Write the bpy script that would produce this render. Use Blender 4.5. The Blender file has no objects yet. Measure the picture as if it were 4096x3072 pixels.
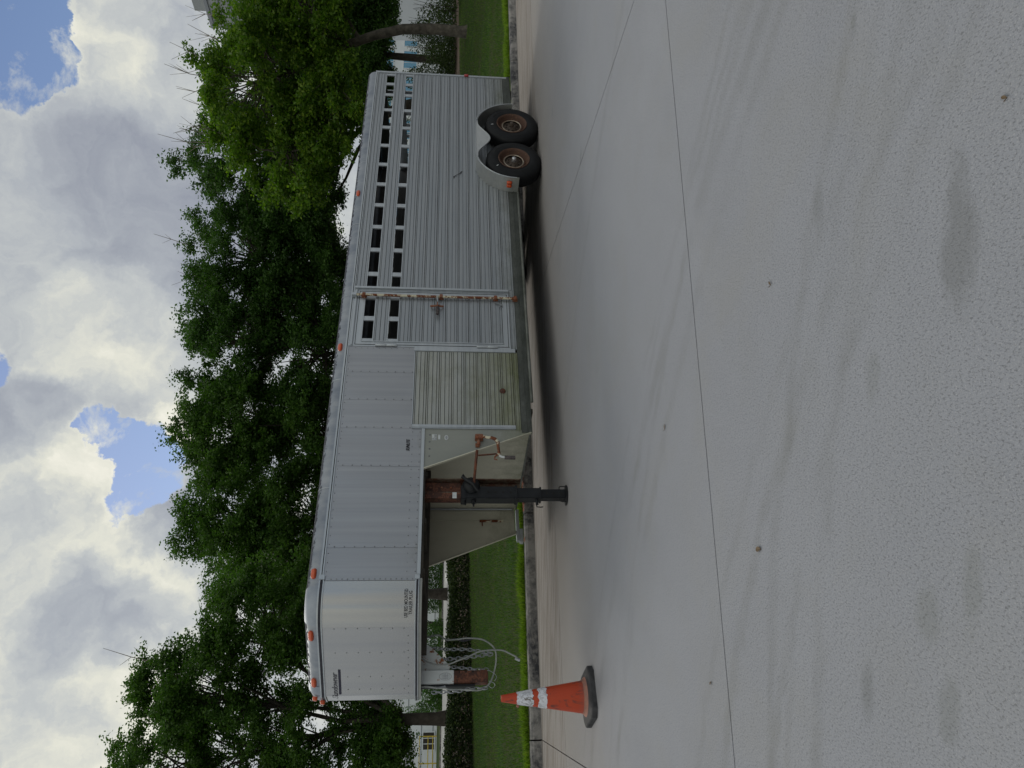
import bpy, bmesh, math, random
import numpy as np
from mathutils import Vector, Matrix
random.seed(7)
R_ = math.radians
sc = bpy.context.scene
COL = sc.collection

# ------------------------------------------------------------------ camera (phone held sideways: the picture is rolled)
PITCH, ROLL, EYE = 5.16, 0.0165, 1.37
fw = Vector((0, math.cos(R_(PITCH)), -math.sin(R_(PITCH))))
rt = Vector((1, 0, 0)); up = rt.cross(fw)
U = up * math.cos(ROLL) - rt * math.sin(ROLL)
Rr = rt * math.cos(ROLL) + up * math.sin(ROLL)
cam = bpy.data.cameras.new('camera'); camo = bpy.data.objects.new('camera', cam); COL.objects.link(camo)
m = Matrix.Identity(4)
for i, v in enumerate((-U, Rr, -fw)):
    for j in range(3): m[j][i] = v[j]
m[2][3] = EYE
camo.matrix_world = m
sc.cycles.max_bounces = 5; sc.cycles.diffuse_bounces = 2; sc.cycles.glossy_bounces = 3; sc.cycles.transmission_bounces = 2; sc.cycles.caustics_reflective = False; sc.cycles.caustics_refractive = False
cam.sensor_fit = 'HORIZONTAL'; cam.sensor_width = 36.0; cam.lens = 36.0 * 3077 / 4096
cam.clip_start = 0.05; cam.clip_end = 2000
sc.camera = camo

# ------------------------------------------------------------------ light and exposure
SUN_AZ, SUN_EL = -33.0, 42.0        # azimuth from +Y, clockwise
sc.view_settings.view_transform = 'Standard'; sc.view_settings.look = 'None'
sc.view_settings.gamma = 1.0; sc.view_settings.exposure = 0.0
sc.view_settings.use_curve_mapping = False
sun = bpy.data.lights.new('sun', 'SUN'); sun.energy = 0.8; sun.angle = R_(22); sun.color = (1.0, 0.95, 0.86)
suno = bpy.data.objects.new('sun', sun); COL.objects.link(suno)
sd = Vector((math.sin(R_(SUN_AZ)) * math.cos(R_(SUN_EL)), math.cos(R_(SUN_AZ)) * math.cos(R_(SUN_EL)), math.sin(R_(SUN_EL))))
suno.rotation_euler = sd.to_track_quat('Z', 'Y').to_euler(); suno.location = (0, 0, 30)

def N(nt, typ, **kw):
    n = nt.nodes.new(typ)
    for k, v in kw.items():
        if k.startswith('i_'):
            n.inputs[k[2:].replace('_', ' ')].default_value = v
        else: setattr(n, k, v)
    return n
def L(nt, a, b): nt.links.new(a, b)
def mth(nt, op, a, b=None, c=None, clamp=False):
    n = nt.nodes.new('ShaderNodeMath'); n.operation = op; n.use_clamp = clamp
    for i, v in enumerate((a, b, c)):
        if v is None: continue
        if isinstance(v, (int, float)): n.inputs[i].default_value = v
        else: nt.links.new(v, n.inputs[i])
    return n.outputs[0]
def mixc(nt, f, a, b, mode='MIX'):
    n = nt.nodes.new('ShaderNodeMix'); n.data_type = 'RGBA'; n.blend_type = mode
    for s, v in ((n.inputs[0], f), (n.inputs[6], a), (n.inputs[7], b)):
        if isinstance(v, (int, float)): s.default_value = v
        elif isinstance(v, tuple): s.default_value = (*v, 1) if len(v) == 3 else v
        else: nt.links.new(v, s)
    return n.outputs[2]
def ramp(nt, f, stops, interp='LINEAR'):
    n = nt.nodes.new('ShaderNodeValToRGB'); n.color_ramp.interpolation = interp
    e = n.color_ramp.elements
    while len(e) < len(stops): e.new(0.5)
    for x, (p, c) in zip(e, stops):
        x.position = p; x.color = (c, c, c, 1) if isinstance(c, (int, float)) else (*c, 1)
    nt.links.new(f, n.inputs[0]); return n.outputs[0]
def noise(nt, vec, scale, detail=4, rough=0.55, dist=0.0):
    n = nt.nodes.new('ShaderNodeTexNoise'); n.inputs['Scale'].default_value = scale
    n.inputs['Detail'].default_value = detail; n.inputs['Roughness'].default_value = rough
    n.inputs['Distortion'].default_value = dist
    if vec is not None: nt.links.new(vec, n.inputs['Vector'])
    return n.outputs['Fac']
def mapping(nt, vec, scale=(1, 1, 1), rot=(0, 0, 0), loc=(0, 0, 0)):
    n = nt.nodes.new('ShaderNodeMapping'); n.inputs['Scale'].default_value = scale
    n.inputs['Rotation'].default_value = rot; n.inputs['Location'].default_value = loc
    nt.links.new(vec, n.inputs['Vector']); return n.outputs[0]

world = bpy.data.worlds.new('World'); sc.world = world; world.use_nodes = True
nt = world.node_tree; nt.nodes.clear()
out = N(nt, 'ShaderNodeOutputWorld')
tc = N(nt, 'ShaderNodeTexCoord'); gen = tc.outputs['Generated']
sky = N(nt, 'ShaderNodeTexSky', sky_type='NISHITA', sun_disc=False)
sky.sun_elevation = R_(SUN_EL); sky.sun_rotation = R_(SUN_AZ); sky.air_density = 1.0; sky.dust_density = 0.6; sky.ozone_density = 2.0
bgs = N(nt, 'ShaderNodeBackground'); bgs.inputs[1].default_value = 0.10
L(nt, mixc(nt, 1.0, sky.outputs[0], (0.95, 0.93, 0.98), 'MULTIPLY'), bgs.inputs[0])
# warped direction, so that cloud edges billow
nA = N(nt, 'ShaderNodeTexNoise'); nA.inputs['Scale'].default_value = 7.5; nA.inputs['Detail'].default_value = 9; nA.inputs['Roughness'].default_value = 0.6
L(nt, gen, nA.inputs['Vector'])
sub = N(nt, 'ShaderNodeVectorMath', operation='SUBTRACT'); L(nt, nA.outputs['Color'], sub.inputs[0]); sub.inputs[1].default_value = (.5, .5, .5)
scl = N(nt, 'ShaderNodeVectorMath', operation='SCALE'); L(nt, sub.outputs[0], scl.inputs[0]); scl.inputs['Scale'].default_value = 0.17
add = N(nt, 'ShaderNodeVectorMath', operation='ADD'); L(nt, gen, add.inputs[0]); L(nt, scl.outputs[0], add.inputs[1])
nrm = N(nt, 'ShaderNodeVectorMath', operation='NORMALIZE'); L(nt, add.outputs[0], nrm.inputs[0])
wd = nrm.outputs[0]
def azel(az, el): return (math.sin(R_(az)) * math.cos(R_(el)), math.cos(R_(az)) * math.cos(R_(el)), math.sin(R_(el)))
def blob(az, el, r, soft=0.5):
    d = N(nt, 'ShaderNodeVectorMath', operation='DOT_PRODUCT'); L(nt, wd, d.inputs[0]); d.inputs[1].default_value = azel(az, el)
    mr = N(nt, 'ShaderNodeMapRange', interpolation_type='SMOOTHSTEP'); L(nt, d.outputs['Value'], mr.inputs[0])
    mr.inputs[1].default_value = math.cos(R_(r * (1 + soft))); mr.inputs[2].default_value = math.cos(R_(r * max(0.0, 1 - soft)))
    return mr.outputs[0]
def union(bl):
    o = bl[0]
    for b in bl[1:]: o = mth(nt, 'MAXIMUM', o, b)
    return o
#SKYBLOBS
GAPS = [(23.8, 26.9, 2.5), (21.2, 26.7, 1.9), (19.0, 26.6, 1.4), (20.2, 24.9, 1.3), (23.4, 24.6, .9),
        (-3.2, 22.1, .9), (-4.8, 20.9, 1.4), (-6.6, 20.2, 1.7), (-8.4, 21.1, 1.3), (-10.2, 22.2, .9), (.7, 29.2, 1.5)]
gl = [blob(a, e, r, 0.9) for a, e, r in GAPS]
gap = gl[0]
for b_ in gl[1:]: gap = mth(nt, 'ADD', gap, b_)
gap = mth(nt, 'MINIMUM', gap, 0.80)
fine = noise(nt, gen, 13, 8, 0.66, .3)
far = noise(nt, gen, 1.9, 5, 0.6)
sz_ = N(nt, 'ShaderNodeSeparateXYZ'); L(nt, gen, sz_.inputs[0])
hi = ramp(nt, sz_.outputs['Z'], [(.55, 0.), (.72, 1.)])
bk = ramp(nt, mth(nt, 'MULTIPLY_ADD', sz_.outputs['Y'], -1.0, 0.0), [(-.0, 0.), (.3, 1.)])
gap = mth(nt, 'ADD', gap, mth(nt, 'MULTIPLY', mth(nt, 'MAXIMUM', hi, bk), ramp(nt, far, [(.52, 0.), (.64, 1.)])))
gapf = mth(nt, 'MULTIPLY_ADD', mth(nt, 'SUBTRACT', fine, 0.5), 2.3, gap)
gapm = ramp(nt, gapf, [(0.46, 0.0), (0.78, 1.0)])
edge = ramp(nt, gapf, [(0.08, 0.0), (0.5, 1.0)])          # sun-lit rims beside the gaps
BRIGHT = [(-24, 26.0, 6), (3.5, 22.8, 2.6), (-13.8, 20.0, 2.2), (-5.5, 24.6, 2.4), (-3.6, 18.4, 1.4), (20.8, 22.0, 2.5), (-22, 20.0, 2.2), (-33, 42, 18), (175, 45, 45)]
bright = union([blob(a, e, r, 0.95) for a, e, r in BRIGHT])
DARK = [(13.5, 21.0, 3.6), (8.0, 20.0, 3.2), (11, 16.5, 4.5), (-15.8, 22.4, 1.8), (-10.9, 18.8, 1.7), (-2.9, 26.2, 2.0), (-17.5, 23.4, 1.7), (-16.6, 20.2, 1.8)]
dark = union([blob(a, e, r, 0.95) for a, e, r in DARK])
big = noise(nt, wd, 3.2, 6, 0.6); mid = noise(nt, wd, 8.0, 7, 0.62)
lum = mth(nt, 'ADD', 0.50, mth(nt, 'MULTIPLY', mth(nt, 'SUBTRACT', big, 0.5), 0.45))
lum = mth(nt, 'ADD', lum, mth(nt, 'MULTIPLY', mth(nt, 'SUBTRACT', mid, 0.5), 1.05))
lum = mth(nt, 'ADD', lum, mth(nt, 'MULTIPLY', bright, 0.26))
lum = mth(nt, 'SUBTRACT', lum, mth(nt, 'MULTIPLY', dark, 0.28))
lum = mth(nt, 'ADD', lum, mth(nt, 'MULTIPLY', edge, 0.07), clamp=True)
ccol = ramp(nt, lum, [(0.16, (0.30, 0.325, 0.385)), (0.42, (0.42, 0.45, 0.49)), (0.60, (0.55, 0.575, 0.575)), (0.78, (0.76, 0.76, 0.67)), (1.0, (0.97, 0.94, 0.83))])
bgc = N(nt, 'ShaderNodeBackground'); L(nt, ccol, bgc.inputs[0]); bgc.inputs[1].default_value = 1.0
mx = N(nt, 'ShaderNodeMixShader'); L(nt, gapm, mx.inputs[0]); L(nt, bgc.outputs[0], mx.inputs[1]); L(nt, bgs.outputs[0], mx.inputs[2])
L(nt, mx.outputs[0], out.inputs[0])
world.cycles.sampling_method = 'AUTOMATIC'

# ------------------------------------------------------------------ materials
MAT = {}
def mat(name, base=(.5, .5, .5), rough=0.6, metal=0.0, spec=0.5):
    mt = bpy.data.materials.new(name); mt.use_nodes = True; nt = mt.node_tree
    b = nt.nodes['Principled BSDF']
    b.inputs['Base Color'].default_value = (*base, 1); b.inputs['Roughness'].default_value = rough
    b.inputs['Metallic'].default_value = metal; b.inputs['Specular IOR Level'].default_value = spec
    MAT[name] = mt; return mt, nt, b
def objc(nt): return N(nt, 'ShaderNodeTexCoord').outputs['Object']
def bump(nt, b, h, strength=0.3, dist=0.01):
    n = N(nt, 'ShaderNodeBump'); n.inputs['Strength'].default_value = strength; n.inputs['Distance'].default_value = dist
    L(nt, h, n.inputs['Height']); L(nt, n.outputs[0], b.inputs['Normal'])
def sep(nt, v):
    s = N(nt, 'ShaderNodeSeparateXYZ'); L(nt, v, s.inputs[0]); return s.outputs

def plain(name, c1, c2, scale=6, rough=0.7, metal=0.0, bs=0.2, spec=0.4, detail=5):
    mt, nt, b = mat(name, c1, rough, metal, spec); oc = objc(nt)
    f = noise(nt, oc, scale, detail, 0.6)
    L(nt, mixc(nt, ramp(nt, f, [(0.35, 0.0), (0.65, 1.0)]), c1, c2), b.inputs['Base Color'])
    if bs: bump(nt, b, noise(nt, oc, scale * 5, 4), bs, 0.004)
    return mt

# weathered aluminium; 'grime' sets how much green/black dirt lies on it, stronger low down
def aluminium(name, c1, c2, rough, metal, grime=0.2, low=0.9, green=(0.10, 0.115, 0.05), wav=0.0, streak=(0.4, 8, 8), lowrear=0.0, band=None):
    mt, nt, b = mat(name, c1, rough, metal, 0.5); oc = objc(nt); s = sep(nt, oc)
    f = noise(nt, mapping(nt, oc, streak), 2.2, 6, 0.65)
    base = mixc(nt, ramp(nt, f, [(0.3, 0.0), (0.7, 1.0)]), c1, c2)
    g = noise(nt, mapping(nt, oc, (1.2, 3, 2.2)), 2.0, 7, 0.7)
    fineg = noise(nt, mapping(nt, oc, (6, 8, 22)), 3.0, 5, 0.7)
    h = N(nt, 'ShaderNodeMapRange'); L(nt, s['Z'], h.inputs[0])
    h.inputs[1].default_value = max(low, .36); h.inputs[2].default_value = 0.3; h.inputs[3].default_value = 0.0; h.inputs[4].default_value = 0.55
    lo = h.outputs[0]
    if lowrear:
        h2 = N(nt, 'ShaderNodeMapRange'); L(nt, s['X'], h2.inputs[0]); h2.inputs[1].default_value = 3.0; h2.inputs[2].default_value = 4.6; h2.inputs[4].default_value = lowrear
        lo = mth(nt, 'ADD', lo, mth(nt, 'MULTIPLY', h2.outputs[0], lo))
    if band:
        b1 = N(nt, 'ShaderNodeMapRange', interpolation_type='SMOOTHSTEP'); L(nt, s['Z'], b1.inputs[0]); b1.inputs[1].default_value = band[1]; b1.inputs[2].default_value = band[0]; b1.inputs[4].default_value = band[2]
        lo = mth(nt, 'ADD', lo, b1.outputs[0])
    d = mth(nt, 'ADD', mth(nt, 'ADD', mth(nt, 'MULTIPLY', g, 0.8), mth(nt, 'MULTIPLY', fineg, 0.35)), mth(nt, 'ADD', lo, grime - 0.75))
    dm = ramp(nt, d, [(0.15, 0.0), (0.75, 1.0)])
    L(nt, mixc(nt, dm, base, green), b.inputs['Base Color'])
    L(nt, mth(nt, 'ADD', mth(nt, 'MULTIPLY', dm, 0.35), rough), b.inputs['Roughness'])
    L(nt, mth(nt, 'MULTIPLY', mth(nt, 'SUBTRACT', 1.0, dm), metal), b.inputs['Metallic'])
    hgt = noise(nt, oc, 60, 3)
    if wav:
        w = noise(nt, mapping(nt, oc, (5, 5, .12)), 1.3, 2, 0.4)
        hgt = mth(nt, 'MULTIPLY', w, wav)
        bump(nt, b, hgt, 0.35, 0.05)
    else: bump(nt, b, hgt, 0.12, 0.002)
    return mt
aluminium('alu_plank', (.30, .325, .35), (.38, .40, .42), .38, .6, 0.08, 1.0, (.09, .10, .055), lowrear=0.5)
aluminium('alu_plank_mossy', (.34, .36, .36), (.43, .44, .41), .55, .35, 0.36, 1.2, (0.15, 0.165, 0.085))
aluminium('alu_sheet', (.315, .325, .345), (.375, .382, .40), .34, .75, -0.12, 0.2, wav=0.10, streak=(9, 9, .08), band=(1.58, 1.86, .42), green=(.13, .135, .085))
aluminium('alu_nose', (.385, .39, .40), (.435, .435, .43), .25, .82, -0.20, 0.2, wav=0.06, streak=(4, 4, .1))
aluminium('alu_trim', (.40, .43, .46), (.50, .53, .55), .36, .7, 0.0, 0.6)
aluminium('alu_edge_dirty', (.26, .275, .27), (.34, .35, .33), .6, .3, 0.28, .9, (.055, .062, .050))
aluminium('alu_rail_dark', (.10, .11, .108), (.19, .20, .19), .65, .2, 0.3, .9, (.030, .036, .030))
aluminium('alu_inner', (.16, .165, .17), (.21, .21, .21), .7, .2, 0.2, .9)
aluminium('alu_fender', (.50, .52, .53), (.60, .61, .60), .28, .75, 0.06, 1.2, (0.12, 0.13, 0.07), streak=(3, 3, 9))
aluminium('wall_beige', (.52, .51, .42), (.60, .59, .49), .6, .1, 0.12, 1.0, (.15, .155, .10), streak=(2, 2, 1))
plain('groove_dark', (.085, .092, .095), (.16, .17, .17), 9, .8, bs=0)
aluminium('gusset_metal', (.25, .265, .245), (.31, .32, .29), .55, .3, 0.22, 1.0, (.13, .145, .085), streak=(1.2, 3, .5))
plain('groove_darker', (.012, .014, .010), (.045, .050, .030), 14, .85, bs=0)
# roof edge: pale metal with worn dark upper edge and cloudy patches
mt, nt, b = mat('roof_edge_metal', (.5, .52, .55), .42, .6); oc = objc(nt); s = sep(nt, oc)
cl = noise(nt, mapping(nt, oc, (3.0, 3.0, 1.0)), 1.5, 5, .65)
base = mixc(nt, ramp(nt, cl, [(.3, 0.), (.7, 1.)]), (.18, .205, .25), (.35, .37, .40))
up_ = N(nt, 'ShaderNodeMapRange'); L(nt, s['Z'], up_.inputs[0]); up_.inputs[1].default_value = 2.59; up_.inputs[2].default_value = 2.65
wr = mth(nt, 'ADD', mth(nt, 'MULTIPLY', noise(nt, mapping(nt, oc, (5, 5, 14)), 3, 6, .7), 0.9), mth(nt, 'MULTIPLY', up_.outputs[0], .45))
wm_ = ramp(nt, wr, [(.64, 0.), (.72, 1.)])
L(nt, mixc(nt, wm_, base, (.045, .05, .065)), b.inputs['Base Color']); L(nt, mth(nt, 'MULTIPLY', mth(nt, 'SUBTRACT', 1.0, wm_), .6), b.inputs['Metallic']); L(nt, mth(nt, 'ADD', mth(nt, 'MULTIPLY', wm_, .4), .42), b.inputs['Roughness']); b.inputs['Specular IOR Level'].default_value = .2
bump(nt, b, noise(nt, mapping(nt, oc, (9, 9, 2)), 1.5, 3), .3, .02)
plain('roof_corner_metal', (.22, .25, .30), (.34, .37, .42), 4, .5, .5)
plain('black_rubber_strip', (.012, .013, .02), (.03, .032, .045), 8, .5)
plain('dark_gap', (.01, .01, .01), (.02, .02, .018), 4, .9)
plain('black_steel', (.006, .007, .009), (.014, .016, .019), 9, .5, .0, .2, spec=.3)
plain('tyre_rubber', (.0055, .0065, .008), (.010, .011, .013), 12, .6, spec=.25)
plain('underframe', (.05, .048, .042), (.09, .08, .065), 5, .8)
plain('galvanised_chain', (.26, .28, .31), (.36, .38, .40), 20, .5, .7)
plain('grey_cable', (.22, .24, .24), (.32, .34, .33), 10, .55)
plain('rubber_grip', (.035, .032, .035), (.12, .10, .10), 30, .7)
def rusty(name, paint, rust1, rust2, amount, scale=9, rough=.7):
    mt, nt, b = mat(name, paint, rough, 0.0, .4); oc = objc(nt)
    f = noise(nt, oc, scale, 8, .7, .4); r2 = noise(nt, oc, scale * 4, 5, .6)
    rc = mixc(nt, ramp(nt, r2, [(.35, 0.), (.65, 1.)]), rust1, rust2)
    m_ = ramp(nt, f, [(amount - .025, 1.0), (amount + .02, 0.0)])
    L(nt, mixc(nt, m_, paint, rc), b.inputs['Base Color'])
    bump(nt, b, mth(nt, 'ADD', m_, mth(nt, 'MULTIPLY', r2, .5)), .35, .003)
rusty('rusty_cream', (.58, .55, .42), (.22, .065, .02), (.09, .03, .018), .52)
rusty('rusty_brown', (.22, .075, .035), (.13, .045, .022), (.07, .026, .018), .6)
rusty('rusty_latch', (.22, .10, .06), (.10, .03, .02), (.30, .10, .04), .5, 20)
rusty('rusty_white', (.60, .64, .64), (.36, .14, .035), (.16, .05, .02), .46, 17)
rusty('white_paint_worn', (.60, .64, .65), (.40, .15, .05), (.2, .06, .02), .36, 10)
rusty('rust_channel', (.085, .034, .020), (.07, .038, .026), (.15, .12, .085), .52, 7)
rusty('rusty_red_tube', (.06, .026, .018), (.07, .024, .016), (.20, .08, .045), .5, 12)
rusty('rim_rust', (.085, .045, .032), (.16, .08, .045), (.04, .024, .02), .46, 14)
plain('hub_dark', (.05, .036, .03), (.09, .07, .055), 20, .6, .2)
plain('rim_lip', (.42, .38, .32), (.26, .18, .13), 14, .5, .4)
plain('hub_cap', (.50, .52, .55), (.6, .6, .62), 8, .3, .8)
plain('white_label', (.62, .65, .66), (.50, .53, .55), 40, .6)
plain('print_black', (.02, .02, .025), (.03, .03, .04), 10, .6, bs=0)
plain('print_navy', (.018, .018, .04), (.03, .03, .055), 10, .5, bs=0)
def lens(name, c, c2):
    mt, nt, b = mat(name, c, .22); oc = objc(nt)
    L(nt, mixc(nt, noise(nt, mapping(nt, oc, (30, 30, 8)), 3, 3), c, c2), b.inputs['Base Color'])
    b.inputs['Coat Weight'].default_value = .4; bump(nt, b, noise(nt, mapping(nt, oc, (60, 60, 5)), 2, 2), .4, .003)
lens('amber_lens', (.62, .095, .015), (.46, .05, .010)); lens('red_lens', (.42, .012, .010), (.22, .01, .01))

# concrete
def concrete(name, warm, tracks=True):
    mt, nt, b = mat(name, (.4, .4, .4), .85, 0, .25)
    oc = N(nt, 'ShaderNodeNewGeometry').outputs['Position']; s = sep(nt, oc)
    c1, c2 = (.305, .315, .352), (.258, .268, .304)
    nn_ = mth(nt, 'ADD', mth(nt, 'MULTIPLY', s['X'], -.421), mth(nt, 'MULTIPLY', s['Y'], .907))
    wm = N(nt, 'ShaderNodeMapRange', interpolation_type='SMOOTHSTEP'); L(nt, nn_, wm.inputs[0]); wm.inputs[1].default_value = 5.5; wm.inputs[2].default_value = 10.2
    wm = wm.outputs[0]
    big = noise(nt, mapping(nt, oc, (1, 1, 1)), .35, 5, .6, .6)
    base = mixc(nt, ramp(nt, big, [(.3, 0.), (.7, 1.)]), c1, c2)
    base = mixc(nt, wm, base, mixc(nt, ramp(nt, big, [(.3, 0.), (.7, 1.)]), (.330, .302, .285), (.268, .245, .230)))
    m2 = noise(nt, mapping(nt, oc, (1, 1, 1)), 2.3, 6, .65)
    base = mixc(nt, mth(nt, 'MULTIPLY', ramp(nt, m2, [(.50, 0.), (.72, 1.)]), .20), base, (.24, .245, .25))
    # exposed grains: small dark and pale specks with relief
    sp = noise(nt, oc, 170, 3, .8); sp2 = noise(nt, mapping(nt, oc, (1.6, .7, 1), (0, 0, .35)), 105, 4, .8)
    pit = ramp(nt, sp2, [(.39, 1.0), (.45, 0.0)])
    trn = ramp(nt, noise(nt, oc, .8, 4, .7), [(.38, 0.), (.6, 1.)]); stn = mth(nt, 'MULTIPLY', mth(nt, 'SUBTRACT', noise(nt, oc, 5.0, 5, .7), .5), 2.4)
    base = mixc(nt, mth(nt, 'MULTIPLY', pit, .50), base, (.085, .088, .09))
    base = mixc(nt, mth(nt, 'MULTIPLY', ramp(nt, sp, [(.55, 0.), (.66, 1.)]), .42), base, (.56, .56, .56))
    if warm:
        st = noise(nt, mapping(nt, oc, (.5, 5, 1), (0, 0, R_(-25))), 1.6, 6, .7)
        base = mixc(nt, mth(nt, 'MULTIPLY', ramp(nt, st, [(.46, 0.), (.60, 1.)]), .75), base, (.175, .145, .125))
    if tracks:
        # worn tyre tracks: wide arcs of rubber about far centres
        for (cx, cy, r0, w, k) in ((-1.21, -3.32, 6, 0.07, 0.5), (-1.34, -3.31, 6.2, 0.04, 0.3), (-1.27, -2.93, 6, 0.06, 0.45), (-3.94, -2.2, 8, 0.06, 0.4), (-3.85, -1.96, 8, 0.05, 0.3), (-6.88, -3.68, 11, 0.09, 0.5), (-6.84, -3.35, 11, 0.05, 0.35), (-5.11, -2.96, 9, 0.08, 0.35), (-3.14, -2.26, 6, 0.07, 0.5), (-2.25, -1.92, 5, 0.06, 0.45), (-3.49, -2.4, 6.5, 0.05, 0.3), (-7.17, -3.62, 14, 0.09, 0.35)):
            dx = mth(nt, 'SUBTRACT', s['X'], cx); dy = mth(nt, 'SUBTRACT', s['Y'], cy)
            rr = mth(nt, 'SQRT', mth(nt, 'ADD', mth(nt, 'MULTIPLY', dx, dx), mth(nt, 'MULTIPLY', dy, dy)))
            e = mth(nt, 'DIVIDE', mth(nt, 'ABSOLUTE', mth(nt, 'SUBTRACT', mth(nt, 'ADD', rr, mth(nt, 'MULTIPLY', mth(nt, 'SUBTRACT', m2, .5), .22)), r0)), w)
            g = ramp(nt, e, [(.2, 1.), (1.0, 0.)], 'EASE')
            g = mth(nt, 'MULTIPLY', g, trn)
            base = mixc(nt, mth(nt, 'MULTIPLY', g, k * .58), base, (.165, .168, .162))
    # oil and damp stains of their own shape
    for (cx, cy, rx, ry, k, col) in ((.40, 1.95, .24, .085, .68, (.155, .16, .165)), (-3.4, 8.93, .32, .30, .75, (.19, .165, .145)), (-3.22, 9.25, .28, .16, .65, (.19, .165, .145)),
                                     (-.85, 1.95, .10, .05, .5, (.17, .18, .175)), (-.62, 2.05, .11, .07, .45, (.17, .18, .17)), (-.5, 1.87, .12, .05, .45, (.17, .18, .17)), (1.25, 2.5, .06, .03, .5, (.15, .16, .16)), (.05, 2.35, .10, .05, .35, (.17, .18, .17)), (1.9, 9.2, .9, .35, .25, (.2, .2, .2))):
        dx = mth(nt, 'DIVIDE', mth(nt, 'SUBTRACT', s['X'], cx), rx); dy = mth(nt, 'DIVIDE', mth(nt, 'SUBTRACT', s['Y'], cy), ry)
        rr = mth(nt, 'ADD', mth(nt, 'SQRT', mth(nt, 'ADD', mth(nt, 'MULTIPLY', dx, dx), mth(nt, 'MULTIPLY', dy, dy))), stn)
        base = mixc(nt, mth(nt, 'MULTIPLY', ramp(nt, rr, [(.45, 1.), (1.25, 0.)]), k * .72), base, col)
    tint = noise(nt, mapping(nt, oc, (1, 1, 1), (0, 0, .6), (7, 3, 0)), .9, 5, .65, .8)
    base = mixc(nt, mth(nt, 'MULTIPLY', ramp(nt, tint, [(.50, 0.), (.68, 1.)]), .16), base, (.28, .27, .235))
    # a few damp spots with soft ragged edges
    vs = N(nt, 'ShaderNodeTexVoronoi'); L(nt, mapping(nt, oc, (.55, 1.3, 1), (0, 0, -.3)), vs.inputs['Vector']); vs.inputs['Scale'].default_value = 1.9
    vd = mth(nt, 'ADD', vs.outputs['Distance'], mth(nt, 'MULTIPLY', stn, .05)); vr = N(nt, 'ShaderNodeSeparateXYZ'); L(nt, vs.outputs['Color'], vr.inputs[0])
    spot = mth(nt, 'MULTIPLY', ramp(nt, vd, [(.05, 1.), (.13, 0.)]), ramp(nt, vr.outputs['X'], [(.55, 0.), (.7, 1.)]))
    base = mixc(nt, mth(nt, 'MULTIPLY', spot, .42), base, (.15, .158, .16))
    L(nt, base, b.inputs['Base Color'])
    bump(nt, b, mth(nt, 'ADD', mth(nt, 'ADD', sp, mth(nt, 'MULTIPLY', pit, -1.2)), sp2), .45, .003)
concrete('concrete_pale', False); concrete('concrete_gutter', True, False)
mt, nt, b = mat('kerb_concrete', (.2, .2, .2), .9, 0, .2); oc = N(nt, 'ShaderNodeNewGeometry').outputs['Position']
k1 = noise(nt, oc, 1.6, 7, .72, .5); k2 = noise(nt, oc, 14, 5, .7)
kk = mth(nt, 'ADD', mth(nt, 'MULTIPLY', k1, .75), mth(nt, 'MULTIPLY', k2, .35))
L(nt, mixc(nt, ramp(nt, kk, [(.46, 0.), (.62, 1.)]), (.050, .052, .060), (.30, .29, .28)), b.inputs['Base Color']); bump(nt, b, k2, .5, .01)
mt, nt, b = mat('joint_dirt', (.035, .033, .03), .95, 0, .1)
mt, nt, b = mat('asphalt_far', (.2, .2, .2), .9, 0, .2); oc = N(nt, 'ShaderNodeNewGeometry').outputs['Position']
L(nt, mixc(nt, noise(nt, oc, .2, 5, .6), (.20, .21, .23), (.42, .41, .38)), b.inputs['Base Color'])
plain('road_paint', (.75, .75, .73), (.6, .6, .58), 3, .7)
mt, nt, b = mat('soil', (.08, .06, .04), .95, 0, .1); oc = N(nt, 'ShaderNodeNewGeometry').outputs['Position']
n1 = noise(nt, oc, .55, 5, .6); n2 = noise(nt, oc, 9, 5, .7)
g1 = mixc(nt, ramp(nt, n1, [(.35, 0.), (.6, 1.)]), (.035, .075, .018), (.060, .062, .028))
L(nt, mixc(nt, ramp(nt, n2, [(.4, 0.), (.7, 1.)]), g1, (.028, .05, .014)), b.inputs['Base Color']); bump(nt, b, n2, .8, .04)
plain('mulch', (.075, .052, .038), (.14, .105, .08), 3, .95, bs=.9)

def leafmat(name, c1, c2, c3, trans=.35, rough=.5):
    mt = bpy.data.materials.new(name); mt.use_nodes = True; nt = mt.node_tree; b = nt.nodes['Principled BSDF']; MAT[name] = mt
    g = N(nt, 'ShaderNodeNewGeometry'); r = g.outputs['Random Per Island']
    col = ramp(nt, r, [(0.0, c1), (0.6, c2), (1.0, c3)])
    big = noise(nt, g.outputs['Position'], .7, 3, .6)
    col = mixc(nt, mth(nt, 'MULTIPLY', ramp(nt, big, [(.35, 0.), (.65, 1.)]), .5), col, c1)
    L(nt, col, b.inputs['Base Color']); b.inputs['Roughness'].default_value = rough; b.inputs['Specular IOR Level'].default_value = .3
    tr = N(nt, 'ShaderNodeBsdfTranslucent'); L(nt, mixc(nt, 1.0, col, (1.0, 1.25, .45), 'MULTIPLY'), tr.inputs[0])
    ms = N(nt, 'ShaderNodeMixShader'); ms.inputs[0].default_value = trans
    L(nt, b.outputs[0], ms.inputs[1]); L(nt, tr.outputs[0], ms.inputs[2]); L(nt, ms.outputs[0], nt.nodes['Material Output'].inputs[0])
leafmat('leaves_dark', (.032, .078, .016), (.058, .135, .024), (.095, .185, .034), .42)
leafmat('leaves_mid', (.040, .092, .016), (.070, .155, .024), (.115, .205, .034), .45)
leafmat('leaves_bright', (.062, .135, .012), (.115, .215, .018), (.22, .31, .03), .46)
leafmat('leaves_olive', (.030, .038, .016), (.045, .055, .02), (.06, .07, .02), .25)
leafmat('hedge_leaves', (.014, .028, .008), (.026, .048, .012), (.085, .12, .020), .25)
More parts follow.
